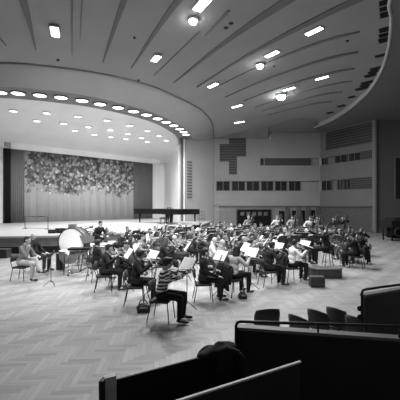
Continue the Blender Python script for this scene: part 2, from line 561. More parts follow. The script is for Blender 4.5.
struct(MB().slab(A_ - Ddir * 5 + Dn * .2, onback(2.4, .2), ZS, 7.9, .1).build('wall_stage_left', M_white))
mb = MB(); mb.slab(onback(150.5, -.1), (-4.15, 40.3), ZS, 8.2, .2); mb.slab((-4.25, 40.4), (-1.95, 33.0), ZS, 8.4, .2)
struct(mb.build('wall_stage_right', M_white))

# proscenium column: dark slot and pale pipe
mb = MB(); mb.box((-1.72, 32.6, 4.85), (.2, .5, 7.9)); struct(mb.build('trim_4', M_trim))
struct(MB().tube([(-1.5, 32.35, ZS), (-1.5, 32.35, 8.75)], .08, 10).build('trim_5', M_white))
struct(MB().tube([(-2.0, 32.7, ZS), (-2.0, 32.7, 8.2)], .06, 10).build('trim_6', M_shell))

# wall between column and far wall
D0, D1 = Vector((-1.36, 32.4)), Vector((1.37, 35.05))
zt0, zt1 = PY(187, 140.8, 32.4).z, PY(213.5, 138, 35.05).z
mb = MB(); mb.slab(D0, D1, 0, (zt0 + .15, zt1 + .25), .25); struct(mb.build('wall_diagonal', mat('pale wall plaster', .45, .85, .05, .5)))


def on_line(a, b, px):
    k = (px - 200) / F; d = b - a; t = (k * a.y - a.x) / (d.x - k * d.y); return a + d * t


def louvre(name, a, b, z0, z1, step, label, m=M_louv, par=None, t=.06, slat=None):
    a = Vector(a); b = Vector(b); d = (b - a).normalized(); nn = Vector((d.y, -d.x))
    r = empty(name, (0, 0, 0), 0, label, 'grille') if par is None else par
    MB().slab(a + nn * .01, b + nn * .01, z0, z1, .03).build('back_panel', m, r)
    mb = MB(); z = z0
    while z < z1 - step * .4:
        mb.slab(a + nn * (.01 + t), b + nn * (.01 + t), z, min(z1, z + step * .55), t); z += step
    mb.build('slat_panel', slat or mat('slat paint', .10, .6, .06, 3), r)
    return r


a, b = on_line(D0, D1, 187), on_line(D0, D1, 192)
louvre('wall_grille', a, b, PY(0, 199.4, a.y).z, PY(0, 161, a.y).z, .28, 'tall narrow slatted grille on pale wall beside the stage column', m=mat('grey grille back', .12, .7, .05, 3), slat=mat('pale slat paint', .34, .6, .05, 3))
ZL = lambda py: H - (py - YH) * WY / F
XL = lambda px: (px - 200) / F * WY
for (x0, x1, y0, y1, lab) in ((229, 246, 144, 137, 'top block of the stepped slatted wall grille'), (219.6, 246, 156.5, 144, 'widest block of the stepped slatted wall grille'),
                              (219.6, 237, 161.6, 156.5, 'short block under the widest part of the stepped wall grille'), (229, 237, 174.5, 161.6, 'narrow lowest block of the stepped slatted wall grille')):
    louvre('wall_grille', (XL(x0), WY), (XL(x1), WY), ZL(y0), ZL(y1), .27, lab)

# far wall and receding side wall, in bands with recessed window strips
z2a, z2b, z1a, z1b = 3.9, 4.93, 6.53, 7.3


def banded(name, a, b, m, tops, flatpx=None):
    mb = MB()
    mb.slab(a, b, 2.34, z2a, .4); mb.slab(a, b, z2b, z1a, .4); mb.slab(a, b, z1b, tops, .4)
    d = (Vector(b) - Vector(a)).normalized(); nn = Vector((-d.y, d.x)) * .25
    mb.slab(Vector(a) + nn, Vector(b) + nn, 0, 9.3, .3)
    return struct(mb.build(name, m))


mb_a, mb_b = Vector((XL(213.5), WY)), Vector((WX, WY))
wf = MB()
xs = XL(216)
wf.slab(mb_a, (xs, WY), 2.34, 9.6, .4)
x1s = XL(260)
wf.slab((xs, WY), mb_b, 2.34, z2a, .4); wf.slab((xs, WY), mb_b, z2b, z1a, .4)
wf.slab((xs, WY), (x1s, WY), z1a, z1b, .4); wf.slab((xs, WY), (7.43, WY), z1b, 9.3, .4); wf.slab((7.43, WY), mb_b, z1b, 9.9, .4)
wf.slab((xs, WY + .25), (WX, WY + .25), 2.3, 8, .3)
struct(wf.build('wall_back', M_wall))
wr = MB(); Wc, Rc = Vector((WX, WY)), Vector((RX, RY))
wr.slab(Wc, Rc, 2.34, z2a, .4); wr.slab(Wc, Rc, z2b, z1a, .4); wr.slab(Wc, Rc, z1b, 9.9, .4)
dR = (Rc - Wc).normalized(); nR = Vector((-dR.y, dR.x))
wr.slab(Wc + nR * .25, Rc + nR * .25, 2.3, 8, .3)
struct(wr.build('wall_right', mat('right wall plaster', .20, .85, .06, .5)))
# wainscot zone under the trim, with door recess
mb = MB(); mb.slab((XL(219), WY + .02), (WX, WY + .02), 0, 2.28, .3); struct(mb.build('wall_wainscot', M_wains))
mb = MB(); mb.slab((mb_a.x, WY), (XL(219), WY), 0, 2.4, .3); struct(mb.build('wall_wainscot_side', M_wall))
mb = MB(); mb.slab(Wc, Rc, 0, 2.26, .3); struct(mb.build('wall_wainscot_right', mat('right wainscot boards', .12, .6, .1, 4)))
mb = MB(); mb.slab((XL(219), WY - .1), (WX, WY - .1), 2.26, 2.36, .12); mb.slab(Wc - nR * .1, Rc - nR * .1, 2.24, 2.32, .12)
struct(mb.build('trim_7', M_trim))

widx = [0]


def window(a, b, z0, z1, bars=2, m=M_glass):
    widx[0] += 1
    a = Vector(a); b = Vector(b); d = (b - a).normalized(); nn = Vector((d.y, -d.x))
    o = empty('window_%d' % widx[0]); o['kind'] = 'structure'
    MB().slab(a - nn * .12, b - nn * .12, z0, z1, .04).build('pane', m, o)
    mb = MB(); L = (b - a).length
    for (z, h) in ((z0, .05), (z1 - .05, .05)):
        mb.slab(a - nn * .08, b - nn * .08, z, z + h, .06)
    for k in range(bars + 1):
        c = a + d * (L - .05) * k / bars; mb.slab(c - nn * .08, c + d * .05 - nn * .08, z0, z1, .06)
    mb.build('window_frame', M_frame, o)


for x0, x1 in ((216.3, 230), (231.8, 245.2), (246.6, 259.6), (261.2, 273.6), (275.2, 287.2), (289, 301)):
    window((XL(x0), WY), (XL(x1), WY), z2a, z2b)
window((XL(260.4), WY), (XL(264), WY), z1a, z1b, 1)
wl = lambda px: on_line(Wc, Rc, px)
for x0, x1 in ((320.8, 331), (336.5, 342), (343, 350)):
    window(wl(x0), wl(x1), z2a, z2b, 2)
for x0, x1 in ((320.8, 326.5), (334, 346.5), (348, 360)):
    window(wl(x0), wl(x1), z1a, z1b, 2)
louvre('wall_louvre', wl(350.5), wl(372.5), z2a, z2b, .2, 'slatted screen in the lower window strip at the wall corner', t=.04)
louvre('wall_louvre', wl(360.5), wl(372.5), z1a, z1b, .2, 'short slatted screen in the upper window strip at the wall corner', t=.04)
louvre('wall_louvre', wl(326), wl(372.5), 7.95, 9.75, .26, 'large slatted acoustic panel above the upper window strip', t=.05)
louvre('wall_louvre', (XL(265), WY + .06), (XL(311), WY + .06), z1a, z1b, .14, 'long slatted screen in the upper strip of the far wall', t=.04)

# near corner pilaster and the wall beyond it
struct(MB().tube([(RX + .12, RY - .02, 0), (RX + .12, RY - .02, 9.9)], .2, 12).build('trim_8', mat('pilaster paint', .24, .8, .04, 1)))
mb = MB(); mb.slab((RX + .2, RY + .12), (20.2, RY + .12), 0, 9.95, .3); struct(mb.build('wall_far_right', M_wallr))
mb = MB(); mb.slab((RX, RY - .12), (RX + 1.15, RY - .12), .82, .92, .3); struct(mb.build('trim_9', M_trim))
mb = MB(); mb.slab((RX - .1, RY - .16), (20, RY - .16), 0, .14, .3); struct(mb.build('baseboard_right', M_trim))
x0 = (396 - 200) / F * RY
o = empty('window_20'); o['kind'] = 'structure'
MB().slab((x0, RY + .1), (x0 + 2.2, RY + .1), 3.0, 6.6, .1).build('pane', M_glass, o)
mb = MB(); mb.slab((x0 - .08, RY + .06), (x0, RY + .06), 2.9, 6.7, .1); mb.slab((x0, RY + .06), (x0 + 2.2, RY + .06), 6.6, 6.7, .1); mb.build('window_frame', M_frame, o)
# outer walls out of view
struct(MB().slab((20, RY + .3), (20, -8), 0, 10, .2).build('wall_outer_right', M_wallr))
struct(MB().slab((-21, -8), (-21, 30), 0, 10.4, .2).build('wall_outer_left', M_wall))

# doors under the trim
o = empty('door_1'); o['kind'] = 'structure'
x0, x1 = XL(237), XL(271)
MB().slab((x0, WY - .02), (x1, WY - .02), 0, ZL(209.5), .03).build('door_leaf', M_black, o)
mb = MB()
for k in range(5):
    xx = x0 + .35 + k * (x1 - x0 - .5) / 5; mb.box((xx + .2, WY - .04, ZL(213.8)), (.38, .03, .36))
mb.build('door_panes', mat('door glass', .16, .2, .3, 3), o)
mb = MB(); mb.box(((x0 + x1) / 2, WY - .06, ZL(209.3)), (x1 - x0 + .2, .1, .1)); mb.box((x0 - .05, WY - .06, 1), (.1, .1, 2)); mb.box((x1 + .05, WY - .06, 1), (.1, .1, 2))
mb.build('door_frame', M_trim, o)
for k, (xa, xb, xt) in enumerate(((279, 284.5, 286), (292, 296, 295), (300.5, 305, 302), (311, 315, 313.5))):
    o = empty('door_%d' % (k + 2)); o['kind'] = 'structure'
    zt_ = ZL(211 - k * .3)
    MB().slab((XL(xa), WY - .02), (XL(xb), WY - .02), 0, zt_, .03).build('door_leaf', M_black, o)
    # slanted dark timber fins beside each opening
    mb = MB(); w_ = .28
    vs = [(XL(xb) + .02, WY - .5, 0), (XL(xb) + .9, WY - .05, 0), (XL(xb) + .5, WY - .05, 2.2), (XL(xb) + .05, WY - .12, 2.2)]
    v2 = [(x, y + .06, z) for x, y, z in vs]
    mb.add(vs + v2, [(0, 1, 2, 3), (7, 6, 5, 4), (0, 4, 5, 1), (1, 5, 6, 2), (2, 6, 7, 3), (3, 7, 4, 0)])
    mb.build('door_fin', mat('dark timber fin', .13, .6, .15, 5), o)

# ceiling ribs (strips hung under the ceiling, their dark tone paints the shade of its steps), radiating from the stage
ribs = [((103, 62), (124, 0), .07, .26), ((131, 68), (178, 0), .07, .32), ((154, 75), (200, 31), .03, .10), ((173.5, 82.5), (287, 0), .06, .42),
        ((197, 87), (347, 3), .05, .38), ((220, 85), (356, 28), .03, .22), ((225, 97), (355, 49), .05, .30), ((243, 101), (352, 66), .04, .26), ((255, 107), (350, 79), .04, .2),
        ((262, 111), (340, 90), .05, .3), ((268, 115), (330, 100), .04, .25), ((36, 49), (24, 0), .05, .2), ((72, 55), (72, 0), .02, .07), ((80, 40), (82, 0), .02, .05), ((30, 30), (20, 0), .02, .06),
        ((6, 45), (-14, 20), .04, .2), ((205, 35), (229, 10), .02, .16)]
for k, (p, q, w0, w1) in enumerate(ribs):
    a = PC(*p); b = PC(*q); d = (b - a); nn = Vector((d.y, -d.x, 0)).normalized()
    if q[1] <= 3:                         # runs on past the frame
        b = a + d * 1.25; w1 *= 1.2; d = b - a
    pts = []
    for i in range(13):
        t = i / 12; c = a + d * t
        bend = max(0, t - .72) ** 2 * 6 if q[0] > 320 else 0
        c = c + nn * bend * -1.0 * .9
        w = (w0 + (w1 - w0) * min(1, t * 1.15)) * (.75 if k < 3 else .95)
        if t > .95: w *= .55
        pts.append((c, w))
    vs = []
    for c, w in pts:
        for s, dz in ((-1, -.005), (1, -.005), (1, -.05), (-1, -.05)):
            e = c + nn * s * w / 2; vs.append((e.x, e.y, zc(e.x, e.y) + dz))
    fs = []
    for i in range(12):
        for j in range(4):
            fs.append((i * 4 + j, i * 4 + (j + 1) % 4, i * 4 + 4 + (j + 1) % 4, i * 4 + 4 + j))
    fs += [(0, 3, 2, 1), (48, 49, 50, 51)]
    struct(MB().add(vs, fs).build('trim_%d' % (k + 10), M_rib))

# black vent slots along the right-hand ceiling rim
for k, (px, py, w, h, lab) in enumerate(((384, 2, 9, 4, 'black ceiling slot at the upper end of the rim row'), (384.5, 8, 9, 3, 'black ceiling slot, second down the rim'), (385, 14, 9, 5, 'thick black ceiling slot, third down the rim'),
                         (384.7, 29, 10, 4, 'black ceiling slot heading the middle trio'), (384.5, 34.5, 10, 3, 'slim black ceiling slot in the middle trio'), (384, 39.6, 10, 4, 'black ceiling slot ending the middle trio'),
                         (380.5, 55, 10, 1.6, 'lone thin black ceiling slot halfway along the rim'), (376.2, 68, 11, 2, 'black ceiling slot heading the lower trio'), (373, 71.5, 9, 1.6, 'thin black ceiling slot inside the lower trio'),
                         (370.6, 75, 11, 2.2, 'black ceiling slot ending the lower trio'), (367.5, 82, 11, 2, 'black ceiling slot above the paired ones'), (364.5, 85, 8, 1.6, 'short black ceiling slot between paired ones'),
                         (362, 88, 12, 2, 'wide black ceiling slot, last of the clustered ones'), (352, 96.6, 6, 1.2, 'small black ceiling slot after the last cluster'), (341.5, 105.6, 6, 1.2, 'second small black ceiling slot near the corner'), (330, 112.5, 5, 1, 'smallest black ceiling slot near the far corner'))):
    c = PC(px, py); a = PC(px - w / 2, py + .25 * (w / 2)); b = PC(px + w / 2, py - .25 * (w / 2)); e = PC(px, py + h / 2); f_ = PC(px, py - h / 2)
    d = (b - a).normalized(); ln = (b - a).length; th = max(.06, abs((f_ - e).y) * .9)
    r = empty('ceiling_vent', (c.x, c.y, ZC - .03), math.atan2(d.y, d.x), lab, 'vent', 'slot vents along ceiling rim')
    MB().box((0, 0, 0), (ln, th, .05)).build('slot', M_black, r)
    mb = MB()
    for s in (-1, 1):
        mb.box((0, s * (th / 2 + .01), -.005), (ln + .04, .02, .06)); mb.box((s * (ln / 2 + .01), 0, -.005), (.02, th, .06))
    mb.build('vent_frame', M_blackm, r)

# ---------------------------------------------------------------- lamps of the hall
O_ = Vector((-16.5, 45, 0))


def panel_lamp(px, py, ln, wd, power, lab, strips=2):
    c = PC(px, py); d = (c - Vector((O_.x, O_.y, c.z))); d.z = 0; d.normalize()
    ln *= .8; wd *= .72
    r = empty('ceiling_light', (c.x, c.y, c.z - .03), math.atan2(d.y, d.x), lab, 'ceiling light', 'rectangular lamps in the hall ceiling')
    MB().box((0, 0, .0), (ln + .1, wd + .1, .06)).build('housing', M_fascia, r)
    for s in ((-.25, .25) if strips == 2 else (0,)):
        MB().box((0, s * wd, -.04), (ln, wd / strips * .9, .03)).build('diffuser', M_lamp, r)
    light('hall_lamp', 'AREA', (c.x, c.y, c.z - .12), power * K_HALL, ln, wd)
    return r


for (px, py, ln, wd, pw, lab) in ((55, 30.5, 1.0, .42, 450, 'rectangular ceiling lamp over the side of the stage apron'), (156, 57.5, .85, .42, 700, 'rectangular ceiling lamp between the two widest dark ribs'),
                                  (202, 3, 1.1, .5, 500, 'rectangular ceiling lamp beside the topmost spotlight'), (213, 84.5, 1.0, .3, 500, 'rectangular ceiling lamp above the piano end of the stage'),
                                  (272, 53, .95, .34, 300, 'rectangular ceiling lamp beside the middle spotlight'), (314, 30, .95, .34, 160, 'rectangular ceiling lamp towards the vented rim'),
                                  (237, 105.5, 1.1, .24, 300, 'thin rectangular ceiling lamp above the far windows'), (322, 77, .95, .22, 150, 'thin rectangular ceiling lamp near the curved rim'),
                                  (289, 88, 1.0, .2, 250, 'thin rectangular ceiling lamp touching the lowest spotlight'), (239.5, 121.5, 1.2, .16, 60, 'dim thin ceiling lamp closest to the far wall')):
    panel_lamp(px, py, ln, wd, pw, lab)
for (px, py, rr, lab) in ((193, 18, .16, 'bright round ceiling spotlight near the top of the hall'), (260, 63.5, .18, 'bright round ceiling spotlight beside a rectangular lamp'), (281, 94.5, .3, 'bright round ceiling spotlight lowest over the orchestra')):
    c = PC(px, py); r = empty('spotlight', (c.x, c.y, c.z - .02), 0, lab, 'spotlight', 'round spotlights in the hall ceiling')
    MB().lathe([(rr + .05, .02), (rr + .05, -.1), (rr + .01, -.1), (rr + .01, .0)], n=20).build('housing', M_fascia, r, True)
    MB().ell((0, 0, -.12), (rr, rr, rr * .8), n=20, m=8).build('lens', M_bulb, r, True)
    light('spot_lamp', 'SPOT', (c.x, c.y, c.z - .35), 1500 * K_HALL, .2, target=(c.x * .6, c.y * .7, 0), spot=110, blend=.8)
for (px, py, lab) in ((58, 60, 'tiny dark ceiling sensor above the curved stage fascia'), (138.5, 80, 'tiny dark ceiling sensor above the end of the lamp band'), (226, 27.5, 'larger dark ceiling sensor between two long ribs'), (231, 23, 'tiny dark ceiling sensor just beside the larger one'),
                      (134.5, 37.5, 'tiny dark ceiling sensor between the two tapering ribs'), (347.5, 40.5, 'tiny dark ceiling sensor near the thick rim slots'), (274, 66, 'tiny dark ceiling sensor below the middle spotlight')):
    c = PC(px, py); r = empty('ceiling_sensor', c, 0, lab, 'sensor'); q_ = .11 if 'larger' in lab else .07
    MB().lathe([(q_, .01), (q_, -.03), (q_ * .7, -.05)], n=14).build('housing', M_blackm, r, True)
    MB().ell((0, 0, -.05), (q_ * .5, q_ * .5, .02)).build('sensor_dome', M_black, r, True)
# lamps of the curved band
bm_ = [(18, 93), (40, 95), (61, 97.2), (82, 100.3), (100, 103.8), (118, 107.3), (133.6, 111), (146.5, 114.5), (157.6, 118.3), (166.3, 121.8), (173.7, 125.2), (179.6, 128.6), (183.5, 131.6), (186, 134.2), (0, 91.9)]
ords = ['first', 'second', 'third', 'fourth', 'fifth', 'sixth', 'seventh', 'eighth', 'ninth', 'tenth', 'eleventh', 'twelfth', 'thirteenth', 'fourteenth', 'fifteenth', 'sixteenth', 'seventeenth', 'eighteenth', 'nineteenth', 'twentieth']
for k, (px, py) in enumerate(bm_):
    c = P(px, py, ZB - .03)
    nth = ords[k + 1] if k < 14 else 'first'
    r = empty('band_light', c, 0, '%s round lamp along the curved stage band, counted from the mural side' % nth, 'ceiling light', 'round lamps in the curved band')
    rd = .36
    MB().lathe([(rd + .05, .01), (rd + .05, -.06), (rd, -.06), (rd, .0)], n=24).build('lamp_ring', M_band, r, True)
    MB().ell((0, 0, -.02), (rd, rd, .05), n=24, m=6).build('diffuser', M_rimlamp, r, True)
    light('band_lamp', 'SPOT', (c.x, c.y, c.z - .12), 190 * K_RIM, .3, target=(c.x, c.y, 0), spot=130, blend=.7)
# small downlights in the shell
shell = BVHTree.FromPolygons([Vector(v) for v in shell_mb.v], shell_mb.f)
dl = [(13.5, 110.5), (37, 120.5), (46.5, 112.5), (63.5, 123), (78, 116), (75, 130), (88.5, 126.5), (94.5, 134), (107, 120), (110.5, 129.5), (111, 136.5), (125.5, 138.5), (129.5, 125), (128, 133.5), (141.5, 137.5), (147.5, 130.5), (147.5, 141.5), (159, 135.5), (166.5, 140)]
dl.sort()
for k, (px, py) in enumerate(dl):
    ray = Vector(((px - 200) / F, 1, (YH - py) / F)).normalized()
    hit = shell.ray_cast(Vector((0, 0, H)), ray)
    if hit[0] is None:
        continue
    c = hit[0] - Vector((0, 0, .03))
    r = empty('downlight', c, 0, '%s small downlight across the stage ceiling from the mural side' % ords[k], 'ceiling light', 'small downlights in the stage ceiling')
    rd = .24
    MB().lathe([(rd + .04, .03), (rd + .04, -.04), (rd, -.04), (rd, .03)], n=16).build('lamp_ring', M_shell, r, True)
    MB().ell((0, 0, -.01), (rd, rd, .04), n=16, m=6).build('diffuser', M_downlamp, r, True)
    light('stage_lamp', 'SPOT', (c.x, c.y, c.z - .1), 200 * K_STAGE, .2, target=(c.x, c.y, 0), spot=140, blend=.8)

# ================================================================ PEOPLE
def rot_to(fwd, up=(0, 0, 1)):
    f = Vector(fwd).normalized(); u = Vector(up); r = f.cross(u).normalized(); u = r.cross(f)
    return Matrix((r, f, u)).transposed()      # columns: right, forward, up


def cap_(mb, a, b, ra, rb):
    a = Vector(a); b = Vector(b)
    mb.tube([a, b], [ra, rb], 12); mb.ell(a, (ra,) * 3); mb.ell(b, (rb,) * 3)


def chain(mb, pts, rad):
    for i in range(len(pts) - 1):
        cap_(mb, pts[i], pts[i + 1], rad[i], rad[i + 1])


def blob(name, mb, voxel, mats, extra=None, smooth_it=2):
    o = bpy.data.objects.new('tmp', mb.mesh('tmp', None)); COL.objects.link(o)
    m = o.modifiers.new('r', 'REMESH'); m.mode = 'VOXEL'; m.voxel_size = voxel
    if smooth_it:
        s = o.modifiers.new('s', 'SMOOTH'); s.iterations = smooth_it; s.factor = .5
    dg = bpy.context.evaluated_depsgraph_get(); dg.update()
    me = bpy.data.meshes.new_from_object(o.evaluated_get(dg)); me.name = name
    bpy.data.objects.remove(o)
    for mm in mats:
        me.materials.append(mm)
    if extra:
        bm = bmesh.new(); bm.from_mesh(me); n0 = len(bm.faces)
        t = extra.mesh('t', None); bm.from_mesh(t); bm.faces.ensure_lookup_table()
        for f in list(bm.faces)[n0:]:
            f.material_index = 1
        bm.to_mesh(me); bm.free()
    me.polygons.foreach_set('use_smooth', [True] * len(me.polygons)); me.update()
    return me


def hand(mb, wrist, d, up, side, curl=.9):
    """palm, four unequal bent fingers and a thumb leaving the side of the palm"""
    Q = rot_to(d, up); w = Vector(wrist)
    L = lambda x, y, z: w + Q @ Vector((x * side, y, z))
    mb.ell(L(0, .045, 0), (.042, .052, .018), Q, 10, 6)
    for x, ln in ((-.030, .072), (-.010, .082), (.011, .076), (.031, .060)):
        a = L(x, .085, 0); b = L(x * 1.05, .085 + ln * .5, -.012 * curl); c = L(x * 1.05, .085 + ln * (.5 + .4 * (1 - curl * .6)), -.012 * curl - ln * .45 * curl)
        chain(mb, [a, b, c], [.0095, .009, .008])
    chain(mb, [L(-.034, .025, 0), L(-.060, .055, -.012), L(-.052, .088, -.03)], [.012, .011, .009])


POSES = {}


def pose(name, kind='sit', lean=.0, head=(0, 1, -.12), tilt=0, l=None, r=None, knee=.15, knee_y=.46, foot_y=.44, cross=False, turn=0):
    POSES[name] = dict(kind=kind, lean=lean, head=head, l=l, r=r, knee=knee, knee_y=knee_y, foot_y=foot_y, cross=cross)


# l / r: (elbow, wrist, hand direction, hand up)
pose('violin', lean=.06, head=(-.45, 1, -.25), l=((-.27, .22, .82), (-.27, .50, .98), (.1, .5, .5), (1, 0, .2)), r=((.36, .16, .84), (.22, .42, 1.0), (-.5, .6, -.2), (0, 0, 1)))
pose('violin_low', lean=.0, head=(-.1, 1, -.1), l=((-.27, .12, .76), (-.14, .36, .74), (.5, .6, 0), (0, .2, 1)), r=((.30, .08, .76), (.2, .36, .64), (-.1, .9, -.1), (0, 0, 1)))
pose('cello', lean=.10, head=(-.2, 1, -.35), knee=.27, l=((-.36, .20, .92), (-.20, .30, 1.12), (.7, .1, .2), (0, 1, 0)), r=((.38, .22, .84), (.30, .50, .68), (-.7, .5, -.2), (0, 0, 1)))
pose('reed', lean=.03, head=(0, 1, -.12), l=((-.26, .16, .82), (-.05, .33, .92), (.7, .5, 0), (0, .5, .8)), r=((.27, .18, .76), (.07, .42, .76), (-.7, .5, 0), (0, .5, .8)))
pose('flute', lean=.0, head=(.25, 1, -.05), l=((-.22, .24, .92), (.08, .30, 1.09), (.3, .6, .2), (0, -.2, 1)), r=((.40, .14, .94), (.42, .26, 1.1), (-.4, .7, .2), (0, 0, 1)))
pose('brass', lean=-.03, head=(0, 1, .0), l=((-.28, .20, .92), (-.05, .38, 1.1), (.8, .3, 0), (0, .5, .8)), r=((.28, .20, .92), (.06, .42, 1.12), (-.6, .5, 0), (0, .5, .8)))
pose('rest', lean=-.08, head=(.1, 1, -.1), l=((-.25, .10, .74), (-.13, .34, .64), (.2, .9, -.1), (0, 0, 1)), r=((.25, .10, .74), (.12, .34, .64), (-.2, .9, -.1), (0, 0, 1)))
pose('crossed', lean=.10, head=(.0, 1, -.05), cross=True, l=((-.24, .28, .72), (-.08, .46, .74), (.3, .8, -.1), (0, 0, 1)), r=((.22, .30, .74), (.08, .30, 1.02), (-.1, -.1, .9), (0, -1, 0)))
pose('conduct', lean=.12, head=(0, 1, -.2), l=((-.34, .30, .98), (-.22, .58, 1.02), (.1, 1, .1), (0, 0, 1)), r=((.38, .28, 1.0), (.28, .58, 1.14), (-.1, 1, .3), (0, 0, 1)))
pose('bass', kind='stand', lean=.08, head=(-.1, 1, -.15), l=((-.34, .18, 1.42), (-.24, .36, 1.58), (.7, .3, 0), (0, 1, 0)), r=((.36, .22, 1.18), (.26, .44, .98), (-.6, .5, -.3), (0, 0, 1)))
pose('drum', kind='stand', lean=.10, head=(0, 1, -.25), l=((-.30, .12, 1.16), (-.18, .40, 1.08), (.2, .9, -.1), (0, 0, 1)), r=((.30, .12, 1.16), (.18, .40, 1.10), (-.2, .9, -.1), (0, 0, 1)))


def skeleton(p):
    st = p['kind'] == 'stand'; hz = .96 if st else .555; k = p['lean']
    S_ = {}
    up = lambda x, y, dz: Vector((x, y + k * dz / .5 * .5 + (.0), hz + dz))
    S_['hip'] = Vector((0, 0, hz)); S_['waist'] = up(0, .01, .18) + Vector((0, k * .1, 0)); S_['chest'] = up(0, .02, .37) + Vector((0, k * .3, 0))
    S_['sh'] = up(0, .02, .455) + Vector((0, k * .4, 0)); S_['neck'] = up(0, .035, .56) + Vector((0, k * .5, 0)); S_['head'] = up(0, .07, .665) + Vector((0, k * .6, 0))
    for s, key in ((-1, 'l'), (1, 'r')):
        e, w, d, u = p[key]; S_[key] = (S_['sh'] + Vector((s * .175, 0, -.01)), Vector(e), Vector(w), Vector(d), Vector(u))
        if st:
            S_['leg' + key] = [Vector((s * .09, 0, hz - .03)), Vector((s * .12, .03, .50)), Vector((s * .14, -.02, .09))]
        elif p['cross'] and s < 0:
            S_['leg' + key] = [Vector((s * .09, .03, hz)), Vector((.02, .47, .66)), Vector((.12, .66, .33))]
        else:
            S_['leg' + key] = [Vector((s * .09, .03, hz)), Vector((s * p['knee'], p['knee_y'], .53)), Vector((s * p['knee'] * .95, p['foot_y'], .10))]
    S_['feet'] = {}
    for s, key in ((-1, 'l'), (1, 'r')):
        an = S_['leg' + key][2]
        S_['feet'][key] = (an, Vector((an.x + s * .02, an.y + .13, max(.03, an.z - .055))))
    return S_


def head_prims(mb, c, fwd, bald=False):
    Q = rot_to(fwd); L = lambda x, y, z: c + Q @ Vector((x, y, z))
    mb.ell(L(0, -.012, .022), (.074, .094, .088), Q, 16, 12)
    mb.ell(L(0, .022, -.035), (.060, .066, .078), Q, 14, 10)
    mb.ell(L(0, .055, -.088), (.030, .028, .024), Q)             # chin
    chain(mb, [L(0, .083, .012), L(0, .100, -.024)], [.011, .016])  # nose
    mb.ell(L(0, .083, -.058), (.024, .014, .012), Q)             # lips
    mb.ell(L(0, .076, .028), (.052, .016, .012), Q)              # brow
    for s in (-1, 1):
        mb.ell(L(s * .076, -.004, -.008), (.012, .022, .034), Q)
        mb.ell(L(s * .038, .062, -.032), (.022, .022, .022), Q)
    ex = MB()
    for s in (-1, 1):
        ex.ell(L(s * .030, .0865, .006), (.013, .009, .008), Q, 8, 6)
    ex.ell(L(0, .0965, -.058), (.018, .004, .0035), Q, 8, 6)
    return ex


def hair_prims(mb, c, fwd, style):
    Q = rot_to(fwd); L = lambda x, y, z: c + Q @ Vector((x, y, z))
    mb.ell(L(0, -.026, .036), (.084, .096, .088), Q, 16, 12)
    if style == 'short':
        mb.ell(L(0, -.055, -.02), (.074, .055, .07), Q)
        mb.ell(L(0.02, .045, .085), (.05, .04, .026), Q)
    elif style == 'bushy':
        mb.ell(L(0, -.035, .025), (.102, .105, .10), Q); mb.ell(L(0, .03, .085), (.07, .06, .04), Q)
    elif style == 'long':
        mb.ell(L(0, -.055, -.03), (.088, .065, .10), Q); mb.ell(L(0, -.075, -.14), (.085, .045, .12), Q)
        for s in (-1, 1):
            mb.ell(L(s * .078, -.01, -.05), (.024, .05, .11), Q)
    elif style == 'bun':
        mb.ell(L(0, -.05, -.01), (.078, .06, .07), Q); mb.ell(L(0, -.125, .045), (.04, .04, .04), Q)


BODY, HAIR, TOP, LEGS, SHOES = {}, {}, {}, {}, {}


def meshes_for(pn):
    if pn in BODY:
        return
    p = POSES[pn]; K = skeleton(p); st = p['kind'] == 'stand'
    b = MB()
    ex = head_prims(b, K['head'], p['head'])
    cap_(b, K['sh'] + Vector((0, 0, .0)), K['neck'] + Vector((0, .01, .02)), .056, .050)
    b.ell(K['hip'], (.145, .105, .10)); b.ell(K['waist'], (.12, .085, .13)); b.ell(K['chest'], (.145, .09, .15))
    cap_(b, K['sh'] - Vector((.15, 0, .01)), K['sh'] + Vector((.15, 0, -.01)), .045, .045)
    for s, key in ((-1, 'l'), (1, 'r')):
        sh, e, w, d, u = K[key]; chain(b, [sh, e, w], [.044, .036, .025]); hand(b, w, d, u, s)
        lg = K['leg' + key]; chain(b, lg, [.075, .052, .034])
        an, toe = K['feet'][key]; chain(b, [an, toe], [.034, .026])
    BODY[pn] = blob('body', b, .0105, [M_skin, M_eye], ex, 1)
    t = MB()
    t.ell(K['hip'] + Vector((0, 0, .06)), (.172, .130, .11)); t.ell(K['waist'], (.158, .118, .16)); t.ell(K['chest'], (.178, .122, .16))
    cap_(t, K['sh'] - Vector((.15, 0, .01)), K['sh'] + Vector((.15, 0, -.01)), .062, .062)
    cap_(t, K['chest'], K['sh'] + Vector((0, 0, .05)), .10, .066)
    for key in 'lr':
        sh, e, w, d, u = K[key]; chain(t, [sh, e, w.lerp(e, .06)], [.064, .053, .038])
    TOP[pn] = blob('shirt', t, .017, [None], None, 2)
    g = MB(); g.ell(K['hip'] + Vector((0, -.0, -.005)), (.178, .138, .108))
    for key in 'lr':
        lg = K['leg' + key]; chain(g, [lg[0], lg[1], lg[2] + Vector((0, 0, .02))], [.095, .073, .056])
    LEGS[pn] = blob('trousers', g, .018, [None], None, 2)
    sh_ = []
    for key in 'lr':
        m = MB(); an, toe = K['feet'][key]; d = (toe - an)
        m.ell(an.lerp(toe, .15) + Vector((0, -.03, -.03)), (.040, .062, .045)); m.ell(an.lerp(toe, .75) + Vector((0, .02, -.008)), (.046, .095, .036))
        me = blob('shoe', m, .012, [M_shoe], None, 1)
        for v in me.vertices:
            if not (p['cross'] and key == 'l') and v.co.z < .004:
                v.co.z = .004
        sh_.append(me)
    SHOES[pn] = sh_


def hair_for(pn, style):
    if (pn, style) not in HAIR:
        p = POSES[pn]; K = skeleton(p); m = MB(); hair_prims(m, K['head'], p['head'], style)
        HAIR[pn, style] = blob('hair', m, .013, [None], None, 1)
    return HAIR[pn, style]


def setmat(o, m):
    o.material_slots[0].link = 'OBJECT'; o.material_slots[0].material = m


